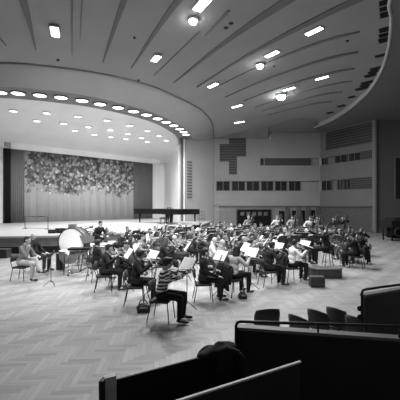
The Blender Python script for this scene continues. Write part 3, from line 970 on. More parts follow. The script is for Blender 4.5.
def make_person(pn, loc, rz, hair, hairm, top, legs, label, group=None, sc=1.0):
    meshes_for(pn)
    r = empty('person', loc, rz, label, 'person', group); r.scale = (sc, sc, sc)
    link(bpy.data.objects.new('body', BODY[pn]), r)
    if hair != 'bald':
        o = link(bpy.data.objects.new('hair', hair_for(pn, hair)), r); setmat(o, hairm)
    o = link(bpy.data.objects.new('shirt', TOP[pn]), r); setmat(o, GARB[top])
    o = link(bpy.data.objects.new('trousers', LEGS[pn]), r); setmat(o, GARB[legs])
    for me in SHOES[pn]:
        link(bpy.data.objects.new('shoe', me), r)
    return r


# ================================================================ CHAIRS, STANDS, INSTRUMENTS
PROTO = {}


def once(key, fn):
    """build the first of a kind, later ones are copies of it"""
    def make(loc, rz, label, group=None, sc=1.0, M=None):
        if key not in PROTO:
            PROTO[key] = r = fn()
        else:
            r = copy_tree(PROTO[key])
        if M is not None:
            r.matrix_world = M
        else:
            r.location = loc; r.rotation_euler = (0, 0, rz); r.scale = (sc, sc, sc)
        r['label'] = label
        if group: r['group'] = group
        elif 'group' in r: del r['group']
        return r
    return make


def chair_fn():
    r = empty('orchestra_chair', cat='chair')
    m = MB(); m.box((0, .0, .435), (.42, .42, .035)); o = m.build('seat', M_seat, r)
    bv = o.modifiers.new('b', 'BEVEL'); bv.width = .015; bv.segments = 2
    m = MB(); vs = []
    for z in (.62, .72, .82):
        for i in range(7):
            x = -.21 + .07 * i; vs.append((x, -.25 - .02 * (z - .6) * 4 + .05 * (x / .21) ** 2 * .7, z))
    m.add(vs, [(rw * 7 + i, rw * 7 + i + 1, rw * 7 + 8 + i, rw * 7 + 7 + i) for rw in range(2) for i in range(6)])
    o = m.build('backrest', M_seat, r, True); s = o.modifiers.new('t', 'SOLIDIFY'); s.thickness = .022
    for sx in (-1, 1):
        MB().tube([(sx * .19, .19, .42), (sx * .215, .23, 0)], .012).build('leg', M_blackm, r, True)
        MB().tube([(sx * .19, -.17, .42), (sx * .215, -.25, 0)], .012).build('leg', M_blackm, r, True)
        MB().tube([(sx * .2, -.17, .42), (sx * .2, -.235, .6), (sx * .2, -.27, .80)], .011).build('back_post', M_blackm, r, True)
    MB().tube([(-.19, .19, .41), (.19, .19, .41), (.19, -.19, .41), (-.19, -.19, .41)], .010, closed=True).build('seat_frame', M_blackm, r, True)
    return r


def stand_fn():
    r = empty('music_stand', cat='music stand')
    MB().tube([(0, 0, .12), (0, 0, 1.0)], .011).build('pole', M_blackm, r, True)
    for k in range(3):
        a = k * 2.094 + .5
        MB().tube([(0, 0, .2), (.26 * math.cos(a), .26 * math.sin(a), .012)], .009).build('leg', M_blackm, r, True)
    Q = Matrix.Rotation(R(-35), 3, 'X')                       # the desk leans back, its face towards -y
    m = MB(); m.box((0, .02, 1.10), (.50, .015, .34), M=Q); m.build('desk', M_blackm, r)
    m = MB(); m.box(Vector((0, .02, 1.10)) + Q @ Vector((0, -.035, -.17)), (.50, .06, .012), M=Q); m.build('shelf', M_blackm, r)
    return r


def sheet_fn():
    r = empty('sheet_music', cat='sheet music')
    Q = Matrix.Rotation(R(-35), 3, 'X'); c = Vector((0, .02, 1.10))
    m = MB()
    for s in (-1, 1):
        m.box(c + Q @ Vector((s * .118, -.016, .005)), (.232, .006, .325), M=Q @ Matrix.Rotation(R(s * 2.5), 3, 'Z'))
    pg = m.build('pages', M_paper, r)
    m = MB()
    for s in (-1, 1):
        for k in range(7):
            m.box(c + Q @ Vector((s * .118, -.0235 if s else 0, .125 - k * .04)), (.19, .002, .004), M=Q @ Matrix.Rotation(R(s * 2.5), 3, 'Z'))
    o = m.build('printed_staves', mat('printed notes', .6, .8, .3, 30), r)
    return r


def outline(Lb, Wb, n=28):
    """half-widths of a string instrument's body from bottom (t=0) to shoulders (t=1)"""
    key = [(0, 0), (.03, .28), (.1, .42), (.22, .5), (.34, .46), (.42, .36), (.5, .31), (.58, .31), (.66, .38), (.76, .41), (.87, .38), (.95, .26), (.985, .14), (1, .06)]
    R_ = []
    for t, w in key:
        R_.append((w * Wb, t * Lb))
    return R_ + [(-x, y) for x, y in R_[::-1] if x > 0]


def string_mesh(Lb, Wb, D, neck, fin, name, wood):
    """instrument lying along +y, belly up (+z)"""
    r = empty(name)
    ol = outline(Lb, Wb); m = MB(); m.prism(ol, -D / 2, D / 2)
    n = len(ol)
    o = m.build('sound_box', wood, r); b = o.modifiers.new('b', 'BEVEL'); b.width = D * .16; b.segments = 2
    m = MB()
    for s in (-1, 1):
        m.tube([(s * Wb * .16, Lb * .36, D / 2 + .001), (s * Wb * .2, Lb * .46, D / 2 + .002), (s * Wb * .15, Lb * .56, D / 2 + .001)], Wb * .014, 5)
    m.build('sound_holes', M_ebony, o)
    m = MB(); m.box((0, Lb * .44, D / 2 + D * .3), (Wb * .22, Lb * .015, D * .6)); m.build('bridge', M_hair_w, o)
    m = MB(); m.prism([(-Wb * .06, Lb * .9), (Wb * .06, Lb * .9), (Wb * .05, Lb + neck), (-Wb * .05, Lb + neck)], D * .1, D * .5); nk = m.build('neck', wood, r)
    m = MB(); m.prism([(-Wb * .1, Lb * .62), (Wb * .1, Lb * .62), (Wb * .06, Lb + neck), (-Wb * .06, Lb + neck)], D * .55, D * .72); m.build('fingerboard', M_ebony, nk)
    m = MB(); m.prism([(-Wb * .02, Lb * .06), (Wb * .02, Lb * .06), (Wb * .07, Lb * .3), (-Wb * .07, Lb * .3)], D * .55, D * .7); m.build('tailpiece', M_ebony, r)
    m = MB(); y = Lb + neck; q = Lb * .07
    m.tube([(0, y, D * .3), (0, y + q * 1.6, D * .1), (0, y + q * 2.4, D * .25), (0, y + q * 2.5, D * .55), (0, y + q * 1.9, D * .6)], [Wb * .06, Wb * .05, Wb * .05, Wb * .05, Wb * .03], 8)
    for k in range(2):
        m.tube([(-Wb * .2, y + q * (.5 + k * .6), D * .2), (Wb * .2, y + q * (.5 + k * .6), D * .2)], Wb * .025, 6)
    m.build('scroll', wood, nk, True)
    if fin:
        MB().tube([(0, 0, 0), (0, -fin, 0)], .007, 6).build('endpin', M_steel, r, True)
    return r


def along(p0, p1, belly):
    """matrix: local +y from p0 to p1, local +z as near belly as it goes"""
    y = (Vector(p1) - Vector(p0)).normalized(); x = y.cross(Vector(belly)).normalized(); z = x.cross(y)
    M = Matrix((x, y, z)).transposed().to_4x4(); M.translation = Vector(p0); return M


def bow_fn():
    r = empty('bow', cat='bow')
    MB().tube([(0, 0, 0), (0, .3, -.006), (0, .7, 0)], .006, 6).build('stick', M_vwood2, r, True)
    m = MB(); m.box((0, .35, .02), (.012, .62, .004)); m.build('hair_ribbon', M_hair_w, r)
    m = MB(); m.box((0, .05, .01), (.014, .05, .022)); m.box((0, .69, .01), (.012, .02, .024)); m.build('frog', M_ebony, r)
    return r


def cat_of(fn, cat, nm=None):
    def g():
        r = fn(); r['category'] = cat; return r
    return g


def clarinet_fn():
    r = empty('clarinet', cat='clarinet')
    MB().lathe([(.008, 0), (.011, .05), (.013, .08), (.013, .5), (.018, .55), (.034, .62)], n=12).build('tube', M_ebony, r, True)
    m = MB()
    for k in range(8):
        m.tube([(.014, -.004, .12 + k * .045), (.016, .012, .125 + k * .045)], .006, 6)
    m.build('keys', M_silver, r); return r


def bassoon_fn():
    r = empty('bassoon', cat='bassoon')
    MB().tube([(0, 0, -.45), (0, 0, .85)], [.03, .02], 10).build('long_joint', M_vwood2, r, True)
    MB().tube([(.045, 0, -.45), (.045, 0, .35)], [.026, .016], 10).build('wing_joint', M_vwood2, r, True)
    MB().tube([(.045, 0, .35), (.08, -.06, .42), (.06, -.2, .44), (.02, -.28, .40)], .005, 6).build('crook', M_silver, r, True)
    return r


def flute_fn():
    r = empty('flute', cat='flute')
    MB().tube([(0, 0, 0), (0, .67, 0)], .010, 10).build('tube', M_silver, r, True)
    m = MB()
    for k in range(9):
        m.tube([(0, .25 + k * .04, .008), (0, .25 + k * .04, .016)], .009, 8)
    m.build('keys', M_silver, r); return r


def trumpet_fn():
    r = empty('trumpet', cat='trumpet')
    MB().tube([(0, 0, 0), (0, .36, 0), (0, .42, 0), (0, .46, 0), (0, .48, 0)], [.006, .008, .018, .04, .062], 14).build('bell', M_brass, r, True)
    MB().tube([(0, .08, -.0), (0, .36, -.0), (0, .40, -.03), (0, .36, -.06), (0, .1, -.06), (0, .06, -.03)], .007, 8, closed=True).build('tubing', M_brass, r, True)
    m = MB()
    for k in range(3):
        m.tube([(0, .18 + k * .035, -.09), (0, .18 + k * .035, .04)], .013, 8)
    m.build('valves', M_brass, r, True); return r


def trombone_fn():
    r = empty('trombone', cat='trombone')
    MB().tube([(-.06, -.25, .0), (-.06, .2, 0), (-.06, .3, 0), (-.06, .36, 0)], [.008, .016, .05, .1], 14).build('bell', M_brass, r, True)
    MB().tube([(-.06, -.25, 0), (-.03, -.31, 0), (0, -.25, 0), (0, .8, 0), (0, .85, -.05), (0, .8, -.09), (0, 0, -.09)], .009, 8).build('slide', M_brass, r, True)
    return r


def horn_fn():
    r = empty('french_horn', cat='french horn')
    pts = [(.14 * math.cos(a), 0, .14 * math.sin(a)) for a in [k * math.pi / 9 for k in range(18)]]
    MB().tube(pts, .012, 8, closed=True).build('coil', M_brass, r, True)
    m = MB(); m.tube([(.10, 0, -.02), (.10, -.01, .08), (0, -.02, .1)], .010, 8)
    for k in range(3): m.tube([(-.06 + k * .04, -.03, -.03), (-.06 + k * .04, .03, -.03)], .014, 8)
    m.build('valves', M_brass, r, True)
    MB().tube([(.13, 0, -.04), (.16, -.05, -.12), (.17, -.1, -.18), (.175, -.13, -.21), (.18, -.15, -.23)], [.014, .03, .06, .1, .145], 16).build('bell', M_brass, r, True)
    return r


mk_chair = once('chair', chair_fn); mk_stand = once('stand', stand_fn); mk_sheet = once('sheet', sheet_fn); mk_bow = once('bow', bow_fn)
mk_violin = once('violin', cat_of(lambda: string_mesh(.356, .205, .045, .13, 0, 'violin', M_vwood), 'violin'))
mk_cello = once('cello', cat_of(lambda: string_mesh(.75, .43, .13, .27, .22, 'cello', M_vwood), 'cello'))
mk_bass = once('bassv', cat_of(lambda: string_mesh(1.10, .66, .21, .42, .14, 'double_bass', M_vwood2), 'double bass'))
mk_clar = once('clar', clarinet_fn); mk_bassoon = once('bassoon', bassoon_fn); mk_flute = once('flute', flute_fn)
mk_trump = once('trump', trumpet_fn); mk_tromb = once('tromb', trombone_fn); mk_horn = once('horn', horn_fn)
# (person pose, instrument maker, local matrix, bow ends)
INS = {
    'violinist': ('violin', 'violin', mk_violin, along((-.055, .17, 1.06), (-.30, .66, 1.03), (.35, 0, 1)), ((.22, .44, 1.03), (-.30, .30, 1.16))),
    'violinist with lowered violin': ('violin_low', 'violin', mk_violin, along((.0, .26, .66), (-.10, .48, 1.1), (0, 1, .1)), None),
    'cellist': ('cello', 'cello', mk_cello, along((.02, .56, .28), (-.09, .27, 1.3), (0, 1, .1)), ((.30, .60, .68), (-.30, .60, .82))),
    'clarinettist': ('reed', 'clarinet', mk_clar, along((0, .165, 1.13), (0, .46, .62), (0, 1, 0)) @ Matrix.Rotation(R(-90), 4, 'X'), None),
    'bassoonist': ('reed', 'bassoon', mk_bassoon, Matrix.Translation((.06, .40, .78)) @ Matrix.Rotation(R(-22), 4, 'Y'), None),
    'flautist': ('flute', 'flute', mk_flute, along((-.02, .20, 1.155), (.62, .26, 1.10), (0, 0, 1)), None),
    'trumpeter': ('brass', 'trumpet', mk_trump, along((0, .20, 1.16), (0, .68, 1.13), (0, 0, 1)), None),
    'trombonist': ('brass', 'trombone', mk_tromb, along((0, .24, 1.16), (.05, 1.1, 1.06), (0, 0, 1)), None),
    'horn player': ('brass', 'french horn', mk_horn, Matrix.Translation((.06, .36, 1.03)), None),
    'double bass player': ('bass', 'double bass', mk_bass, along((-.04, .62, .16), (-.22, .40, 1.85), (.1, 1, .1)), ((.26, .74, .92), (-.36, .76, 1.02))),
}
IW = {'french horn': 'french horn'}


def place(x, y, rz, z=0, M=None):
    return Matrix.Translation((x, y, z)) @ Matrix.Rotation(rz, 4, 'Z')


def musician(x, y, rz, role, hair, top, legs, who, ref, sc=1.0, chair=True, bow=True, grp=None, hm=None):
    """WHO: label of the person; REF: a phrase that singles the person out, for the things that go with them"""
    hm = hm or {'dark': M_hd, 'brown': M_hm, 'grey': M_hg}[hair[0]]
    ps, iname, mk, lm, bw = INS.get(role, (role, None, None, None, None))
    make_person(ps, (x, y, 0), rz, hair[1], hm, top, legs, who, 'orchestra musicians', sc)
    if chair:
        mk_chair((x, y + 0, 0), rz, 'black chair under ' + ref, 'orchestra chairs')
    Mx = place(x, y, rz) @ Matrix.Scale(sc, 4)
    if mk:
        mk(None, 0, iname + ' held by ' + ref, 'orchestra ' + iname + 's', M=Mx @ lm)
    if bw and bow:
        mk_bow(None, 0, 'bow drawn by ' + ref, 'bows of the string players', M=Mx @ along(bw[0], bw[1], (0, 0, -1) if role == 'violinist' else (0, -1, 0)))


def stand_at(x, y, rz, ref, sheet=True, sc=1.0):
    mk_stand((x, y, 0), rz, 'black music stand before ' + ref, 'music stands', sc)
    if sheet:
        mk_sheet((x, y, 0), rz, 'open white sheet music before ' + ref, 'sheet music on the stands', sc)


# ================================================================ NAMED PLAYERS OF THE NEAR SIDE
CX, CY = 4.35, 11.9
known = [(-4.56, 15.2), (5.1, 22.6), (6.2, 22.9), (6.85, 21.2), (7.7, 22.3), (8.1, 20.6), (9.0, 21.4), (3.2, 22.7), (6.9, 17.4), (7.0, 18.9), (8.0, 18.2), (7.9, 16.6), (6.6, 16.0), (4.35, 11.9), (3.6, 11.9)]


def near(px, Y, dx, dy, role, hair, top, legs, who, ref, stand=None, **k):
    x = (px - 200) / F * Y; rz = facing(dx, dy); known.append((x, Y))
    musician(x, Y, rz, role, hair, top, legs, who, ref, **k)
    if stand:
        sx, sY, srz = stand; stand_at((sx - 200) / F * sY, sY, facing(*srz), ref, sc=.96)


near(21.5, 11.1, 1, -.12, 'crossed', ('dark', 'short'), 'grey', 'light grey', 'person in grey shirt and pale trousers, legs crossed, beside the stage', 'the crosslegged man beside the stage', sc=1.07)
near(34.5, 12.6, 1, -.12, 'rest', ('grey', 'bald'), 'black', 'charcoal', 'bald person in black jacket leaning back beyond the crosslegged man', 'the bald man beside the stage', sc=1.06)
near(96, 11.0, .75, .66, 'violinist with lowered violin', ('dark', 'bushy'), 'black', 'black', 'bushy-haired person in black with lowered violin beside the xylophone', 'the bushy-haired violinist by the xylophone')
near(104, 9.75, 1, .2, 'violinist', ('dark', 'short'), 'black', 'black', 'dark-haired violinist in black sitting in front of the bushy-haired one', 'the black-clad violinist near the xylophone', stand=(128, 9.75, (1, .5)))
near(119, 10.5, .9, -.1, 'cellist', ('dark', 'short'), 'charcoal', 'black', 'cellist in charcoal jacket behind the black-clad violinist', 'the charcoal-jacketed cellist', stand=(134, 10.9, (1, .6)))
near(135, 8.45, 1, .12, 'violinist', ('dark', 'bushy'), 'black', 'black', 'dark bushy-haired violinist in black behind the striped musician', 'the black-clad violinist behind the striped musician', stand=(152, 9.3, (.85, .7)))
near(161.5, 7.25, 1, -.22, 'violinist', ('dark', 'bushy'), 'striped', 'black', 'violinist in black-and-white striped sweater at the near edge of the orchestra', 'the striped-sweater violinist', stand=(187, 8.0, (.85, .7)))
near(203, 8.75, 1, .1, 'violinist with lowered violin', ('dark', 'short'), 'black', 'black', 'person in black suit holding a lowered violin between two white sheets', 'the black-suited musician with lowered violin', stand=(220, 9.3, (.85, .7)))
near(233, 9.25, .8, .6, 'violinist', ('dark', 'long'), 'light grey', 'black', 'long-haired violinist in pale blouse with black coat on her chair', 'the pale-bloused violinist', stand=(251, 9.9, (.85, .7)))
near(268, 10.35, 1, .25, 'violinist', ('dark', 'short'), 'black', 'black', 'short-haired violinist in black suit behind the black bag on the floor', 'the black-suited violinist near the podium', stand=(277, 11.3, (.85, .7)))
near(291, 10.95, 1, .25, 'violinist', ('dark', 'short'), 'white', 'black', 'dark-haired violinist in white shirt sitting beside the podium', 'the white-shirted violinist by the podium', stand=(304, 11.9, (.9, .5)))
near(357, 13.3, -.75, .55, 'cellist', ('dark', 'short'), 'black', 'black', 'dark-clad cellist sitting alone beyond the podium towards the pillar', 'the dark-clad cellist beyond the podium')
near(364, 14.2, -.9, .3, 'cellist', ('dark', 'bushy'), 'black', 'charcoal', 'bushy-haired cellist in black behind the lone dark-clad cellist', 'the bushy-haired cellist beyond the podium')
near(350, 15.0, -1, -.2, 'cellist', ('brown', 'short'), 'charcoal', 'black', 'brown-haired cellist in charcoal beyond the podium near the basses', 'the brown-haired cellist beyond the podium', stand=(340, 14.3, (-1, -.2)))

# conductor, on a high stool on the podium
pr = empty('podium', (CX - .05, CY, 0), .02, 'low round-cornered conductor podium with panelled dark sides', 'podium')
def rrect(w, d, r_, n=6):
    o_ = []
    for sx, sy, a0 in ((1, 1, 0), (-1, 1, 90), (-1, -1, 180), (1, -1, 270)):
        for k in range(n + 1):
            a = R(a0 + 90 * k / n); o_.append((sx * (w / 2 - r_) + r_ * math.cos(a), sy * (d / 2 - r_) + r_ * math.sin(a)))
    return o_
MB().prism(rrect(1.04, 1.2, .3), 0, .30).build('podium_base', mat('podium veneer', .06, .6, .2, 4), pr)
MB().prism(rrect(1.10, 1.26, .32), .30, .34).build('podium_top', mat('podium top', .25, .6, .2, 6), pr)
st = empty('conductor_stool', (CX + .12, CY, .34), 0, 'tall black stool under the seated conductor on the podium', 'stool')
MB().lathe([(.17, .44), (.185, .455), (.185, .475), (.165, .49)], n=20).build('seat', M_seat, st, True)
for k in range(4):
    a = R(45 + 90 * k); MB().tube([(.12 * math.cos(a), .12 * math.sin(a), .44), (.21 * math.cos(a), .21 * math.sin(a), 0)], .012).build('leg', M_blackm, st, True)
MB().tube([(.19 * math.cos(R(a)), .19 * math.sin(R(a)), .12) for a in range(0, 360, 30)], .008, closed=True).build('foot_ring', M_blackm, st, True)
make_person('conduct', (CX + .12, CY, .385), facing(-1, .05), 'bushy', M_hd, 'black', 'black', 'bushy-haired conductor in black with both arms raised on the podium')
sd = empty('score_desk', (CX - .68, CY - .05, 0), facing(-1, 0), 'low conductor desk holding the open white score beside the podium', 'music desk')
MB().tube([(0, 0, .03), (0, 0, 1.0)], .02).build('pole', M_blackm, sd, True)
MB().lathe([(.22, 0), (.22, .02), (.05, .035)], n=20).build('base', M_blackm, sd, True)
MB().box((0, 0, 1.02), (.62, .42, .02), M=Matrix.Rotation(R(18), 3, 'X')).build('desk', M_blackm, sd)
sc_ = empty('score', (CX - .68, CY - .05, 0), facing(-1, 0), 'open white conductor score lying on the desk beside the podium', 'sheet music')
Q18 = Matrix.Rotation(R(18), 3, 'X'); m = MB()
for s in (-1, 1):
    m.box(Vector((0, 0, 1.02)) + Q18 @ Vector((s * .15, 0, .022 + .004)), (.29, .38, .02), M=Q18 @ Matrix.Rotation(R(s * 3), 3, 'Y'))
m.build('pages', M_paper, sc_)

# ================================================================ THE REST OF THE ORCHESTRA, in arcs round the podium
def front_limit(x):
    t = [(-9, 14.5), (-4.4, 13.9), (-3.6, 12.6), (-2.6, 11.6), (-1.4, 10.6), (.3, 10.5), (1.3, 10.8), (2.3, 11.9), (3.2, 12.3), (20, 12.3)]
    for (a, ya), (b, yb) in zip(t, t[1:]):
        if x <= b: return ya + (yb - ya) * (x - a) / (b - a)
    return 12
def stage_clear(x, y):
    return min((Vector((p.x, p.y)) - Vector((x, y))).length for p in sf) > .95 and y < 23 and x > -6.0
cnt = 0
hairs = [('dark', 'short'), ('dark', 'bushy'), ('brown', 'short'), ('dark', 'long'), ('grey', 'short'), ('brown', 'bun'), ('grey', 'bald'), ('brown', 'long'), ('dark', 'short')]
hw = {('dark', 'short'): 'dark-haired', ('dark', 'bushy'): 'bushy-haired', ('brown', 'short'): 'brown-haired', ('dark', 'long'): 'long-haired', ('grey', 'short'): 'grey-haired', ('brown', 'bun'): 'bun-wearing', ('grey', 'bald'): 'bald', ('brown', 'long'): 'long-haired'}
tops = ['white', 'black', 'light grey', 'charcoal', 'grey', 'black', 'white', 'dark grey', 'patterned', 'black', 'light grey']
rnd = random.Random(11)
arcs = [2.75, 4.1, 5.5, 6.9, 8.3, 9.6, 10.8]
for ai, rad in enumerate(arcs):
    th = 82 - ai * 1.5; step = math.degrees(1.02 / rad); k = 0; sp = []
    while th < 262:
        a = R(th + rnd.uniform(-.12, .12) * step); rr = rad + rnd.uniform(-.16, .16)
        x, y = CX + rr * math.cos(a), CY + rr * math.sin(a)
        th += step
        if y < front_limit(x) or not stage_clear(x, y) or any((x - u) ** 2 + (y - v) ** 2 < 1.15 for u, v in known):
            continue
        if x > 6.5 or (abs(x + 4.6) < 1.1 and y < 14.6): continue
        sp.append((x, y, math.degrees(a)))
    for x, y, td in sp:
        k += 1
        role = 'violinist'
        if ai >= 3 and td > 118 and td < 215:
            role = [['clarinettist', 'flautist', 'bassoonist', 'flautist'], ['horn player', 'clarinettist', 'horn player', 'bassoonist'], ['trumpeter', 'trombonist', 'trumpeter', 'horn player'], ['trombonist', 'trumpeter', 'trumpeter', 'horn player']][ai - 3][k % 4]
        elif td >= 150 and ai < 3:
            role = 'cellist' if rnd.random() < .3 else 'violinist'
        if rnd.random() < .12 and role == 'violinist': role = 'violinist with lowered violin'
        h = rnd.choice(hairs); t = rnd.choice(tops); lg = rnd.choice(['black', 'black', 'charcoal', 'dark grey', 'grey'])
        spot = '%s from far end, %s arc round podium' % (ords[k - 1], ords[ai])
        who = '%s %s in %s top, %s' % (hw[h], role.replace(' with lowered violin', ' resting'), t, spot)
        rz = facing(CX - x, CY - y) + R(rnd.uniform(-9, 9))
        musician(x, y, rz, role, h, t, lg, who, 'player %s' % spot, sc=rnd.uniform(.96, 1.04))
        cnt += 1
        if k % 2 == 1 or ai == 0:
            d = Vector((CX - x, CY - y)).normalized(); s_ = Vector((-d.y, d.x)) * .3
            q = Vector((x, y)) + d * .82 - s_ * (1 if ai else 0)
            if (q - Vector((CX, CY))).length > 1.5:
                stand_at(q.x, q.y, facing(d.x, d.y), 'player %s' % spot)
print('crowd', cnt)

# double basses standing at the far side
bl = [(5.1, 22.6, 'white', ('grey', 'short'), 'grey-haired bass player in white shirt, first of the standing row from the doors'), (6.2, 22.9, 'light grey', ('dark', 'short'), 'dark-haired bass player in pale shirt, second of the standing row'),
      (6.85, 21.2, 'white', ('brown', 'short'), 'brown-haired bass player in white shirt, third of the standing row'), (7.7, 22.3, 'grey', ('dark', 'bushy'), 'bushy-haired bass player in grey, fourth of the standing row'),
      (8.1, 20.6, 'charcoal', ('dark', 'short'), 'dark-haired bass player in charcoal, fifth of the standing row'), (9.0, 21.4, 'black', ('dark', 'short'), 'black-clad bass player, last of the standing row by the pillar'),
      (3.2, 22.7, 'patterned', ('grey', 'short'), 'grey-haired bass player in patterned top standing by the dark door')]
for x, y, t, h, who in bl:
    musician(x, y, facing(CX - x, CY - y), 'double bass player', h, t, 'black', who, 'the ' + who.split(',')[0].replace(' standing by the dark door', ' by the door'), chair=False)
# a few seated players beyond the podium towards the basses
for i, (x, y, t, h, role) in enumerate(((6.9, 17.4, 'black', ('dark', 'short'), 'cellist'), (7.0, 18.9, 'white', ('brown', 'short'), 'cellist'), (8.0, 18.2, 'grey', ('dark', 'bushy'), 'cellist'), (7.9, 16.6, 'black', ('dark', 'long'), 'cellist'), (6.6, 16.0, 'charcoal', ('grey', 'short'), 'cellist'))):
    who = ['short-haired cellist in black midway between podium and basses', 'brown-haired cellist in white sitting before the basses', 'bushy-haired cellist in grey, outermost before the basses', 'long-haired cellist in black, outermost beyond the podium', 'grey-haired cellist in charcoal beyond the podium'][i]
    musician(x, y, facing(CX - x, CY - y), role, h, t, 'black', who, 'the ' + who.split(' ')[0] + ' ' + ['black-clad', 'white-shirted', 'grey-clad', 'outermost black-clad', 'charcoal-clad'][i] + ' cellist before the basses')

# ================================================================ PERCUSSION
def percussionist(px, Y, dx, dy, h, t, who):
    x = (px - 200) / F * Y
    make_person('drum', (x, Y, 0), facing(dx, dy), h[1], {'dark': M_hd, 'brown': M_hm, 'grey': M_hg}[h[0]], t, 'black', who, 'orchestra musicians')
percussionist(98, 15.2, .8, -.6, ('dark', 'short'), 'black', 'percussionist in black standing between cymbals and timpani')
# bass drum
Yd = 12.9; xd = (74.5 - 200) / F * Yd
bd = empty('bass_drum', (xd, Yd, 0), R(-10), 'large bass drum with white head standing beside the stage', 'drum'); bd.scale = (1.06,) * 3
QY = Matrix.Rotation(R(90), 3, 'X')
bsh = MB().lathe([(.50, -.2), (.50, .2)], (0, 0, 1.0), 40, QY).build('shell', M_vwood2, bd, True)
MB().lathe([(.47, -.21), (.49, -.212), (.49, -.19)], (0, 0, 1.0), 40, QY.inverted()).build('rear_head', M_drumskin, bd, True)
m = MB(); m.lathe([(.485, 0), (.485, .012), (.45, .016)], (0, -.2, 1.0), 40, QY); m.build('front_head', M_drumskin, bd, True)
for yy in (-.22, .2):
    MB().tube([(.50 * math.cos(a), yy, 1.0 + .50 * math.sin(a)) for a in [k * math.pi / 20 for k in range(40)]], .018, 8, closed=True).build('hoop', M_ebony, bsh, True)
m = MB()
for s in (-1, 1):
    m.tube([(s * .46, -.2, .62), (s * .40, -.3, .02)], .018); m.tube([(s * .46, .2, .62), (s * .40, .3, .02)], .018); m.tube([(s * .46, -.2, .62), (s * .46, .2, .62)], .016)
    m.tube([(s * .40, -.3, .04), (s * .40, .3, .04)], .016)
m.build('cradle', M_blackm, bd, True)


def timpano(px, Y, sc, lab):
    x = (px - 200) / F * Y
    r = empty('timpani_drum', (x, Y, 0), 0, lab, 'timpani', 'copper timpani'); r.scale = (sc,) * 3
    kt = MB().lathe([(.06, .32), (.2, .36), (.31, .5), (.345, .68), (.345, .80)], n=32).build('kettle', M_copper, r, True)
    MB().lathe([(.335, .80), (.335, .812), (.30, .816)], n=32).build('drum_head', M_drumskin, r, True)
    MB().tube([(.35 * math.cos(k * math.pi / 12), .35 * math.sin(k * math.pi / 12), .80) for k in range(24)], .013, 6, closed=True).build('hoop', M_chrome, kt, True)
    for k in range(3):
        a = k * 2.094 + .4; MB().tube([(.34 * math.cos(a), .34 * math.sin(a), .76), (.3 * math.cos(a), .3 * math.sin(a), .3), (.36 * math.cos(a), .36 * math.sin(a), .0)], .014).build('leg', M_blackm, r, True)
timpano(69, 12.3, 1.0, 'copper timpani standing below the bass drum head')
timpano(92, 14.2, 1.0, 'copper timpani beyond the xylophone beside the percussionist')
timpano(103, 14.0, 1.05, 'copper timpani in front of the percussionist towards the orchestra')
timpano(83, 14.6, .95, 'copper timpani half hidden behind the bass drum')
# xylophone on its frame
Yx = 11.9; xx = (80 - 200) / F * Yx
xy = empty('xylophone', (xx, Yx, 0), R(3), 'xylophone with black lid on a wheeled steel frame by the bass drum', 'xylophone')
m = MB(); m.prism([(-.36, -.22), (.36, -.16), (.36, .16), (-.36, .22)], .90, .96); m.build('lid', M_black, xy)
m = MB()
for k in range(14):
    m.box((-.33 + k * .05, -.02, .885), (.035, .42 - k * .008, .02))
m.build('tone_bars', M_vwood2, xy)
m = MB()
for k in range(12):
    m.tube([(-.30 + k * .052, -.1, .86), (-.30 + k * .052, -.1, .62 + k * .015)], .018, 8)
m.build('resonators', M_steel, xy, True)
m = MB()
for sx in (-.34, .34):
    for sy in (-.2, .2):
        m.tube([(sx, sy, .88), (sx, sy, .06)], .012)
    m.tube([(sx, -.2, .12), (sx, .2, .12)], .010)
m.tube([(-.34, -.2, .2), (.34, -.2, .55)], .008); m.tube([(-.34, .2, .3), (.34, .2, .3)], .010); m.tube([(-.34, -.2, .12), (.34, -.2, .12)], .010); m.tube([(-.34, -.2, .56), (.34, -.2, .56)], .008)
m.build('frame', M_chrome, xy, True)
for sx in (-.34, .34):
    for sy in (-.2, .2):
        MB().lathe([(.03, -.012), (.03, .012)], (sx, sy, .03), 14, QY).build('wheel', M_blackm, xy, True)
sx_, sY = (88 - 200) / F * 12.5, 12.5
stand_at(sx_, sY, facing(-.8, .6), 'the xylophone, black desk', sheet=False, sc=1.08)
def cymbal(px, Y, z, tilt, lab):
    x = (px - 200) / F * Y
    r = empty('cymbal_stand', (x, Y, 0), 0, lab, 'cymbal', 'cymbals on stands')
    MB().tube([(0, 0, .25), (0, 0, z)], .011).build('pole', M_chrome, r, True)
    for k in range(3):
        a = k * 2.094; MB().tube([(0, 0, .4), (.25 * math.cos(a), .25 * math.sin(a), .012)], .009).build('leg', M_chrome, r, True)
    MB().lathe([(.21, -.012), (.2, -.006), (.06, .012), (.045, .03), (.01, .036)], (0, 0, z), 28, Matrix.Rotation(R(tilt), 3, 'X')).build('cymbal_plate', M_brass, r, True)
cymbal(85.5, 15.0, 1.5, 6, 'suspended cymbal on a stand above the timpani, closer to the bass drum')
cymbal(93, 15.6, 1.55, -5, 'suspended cymbal on a stand beside the percussionist')
cymbal(90, 16.4, 1.25, 4, 'low cymbal on a stand behind the percussion group')
sd2 = empty('snare_drum', ((112 - 200) / F * 14.6, 14.6, 0), 0, 'small snare drum on a tripod stand beside the timpani', 'drum')
MB().lathe([(.18, .74), (.18, .88)], n=28).build('shell', M_steel, sd2, True)
MB().lathe([(.178, .88), (.178, .886), (.15, .888)], n=28).build('drum_head', M_drumskin, sd2, True)
for k in range(3):
    a = k * 2.094 + .3; MB().tube([(0, 0, .74), (.02 * math.cos(a), .02 * math.sin(a), .4), (.25 * math.cos(a), .25 * math.sin(a), .01)], .01).build('leg', M_chrome, sd2, True)
# lone stand by the crossed-leg man, its foot on the open floor
stand_at((51 - 200) / F * 10.3, 10.3, facing(.9, .44), 'the two men beside the stage', sheet=False, sc=.86)
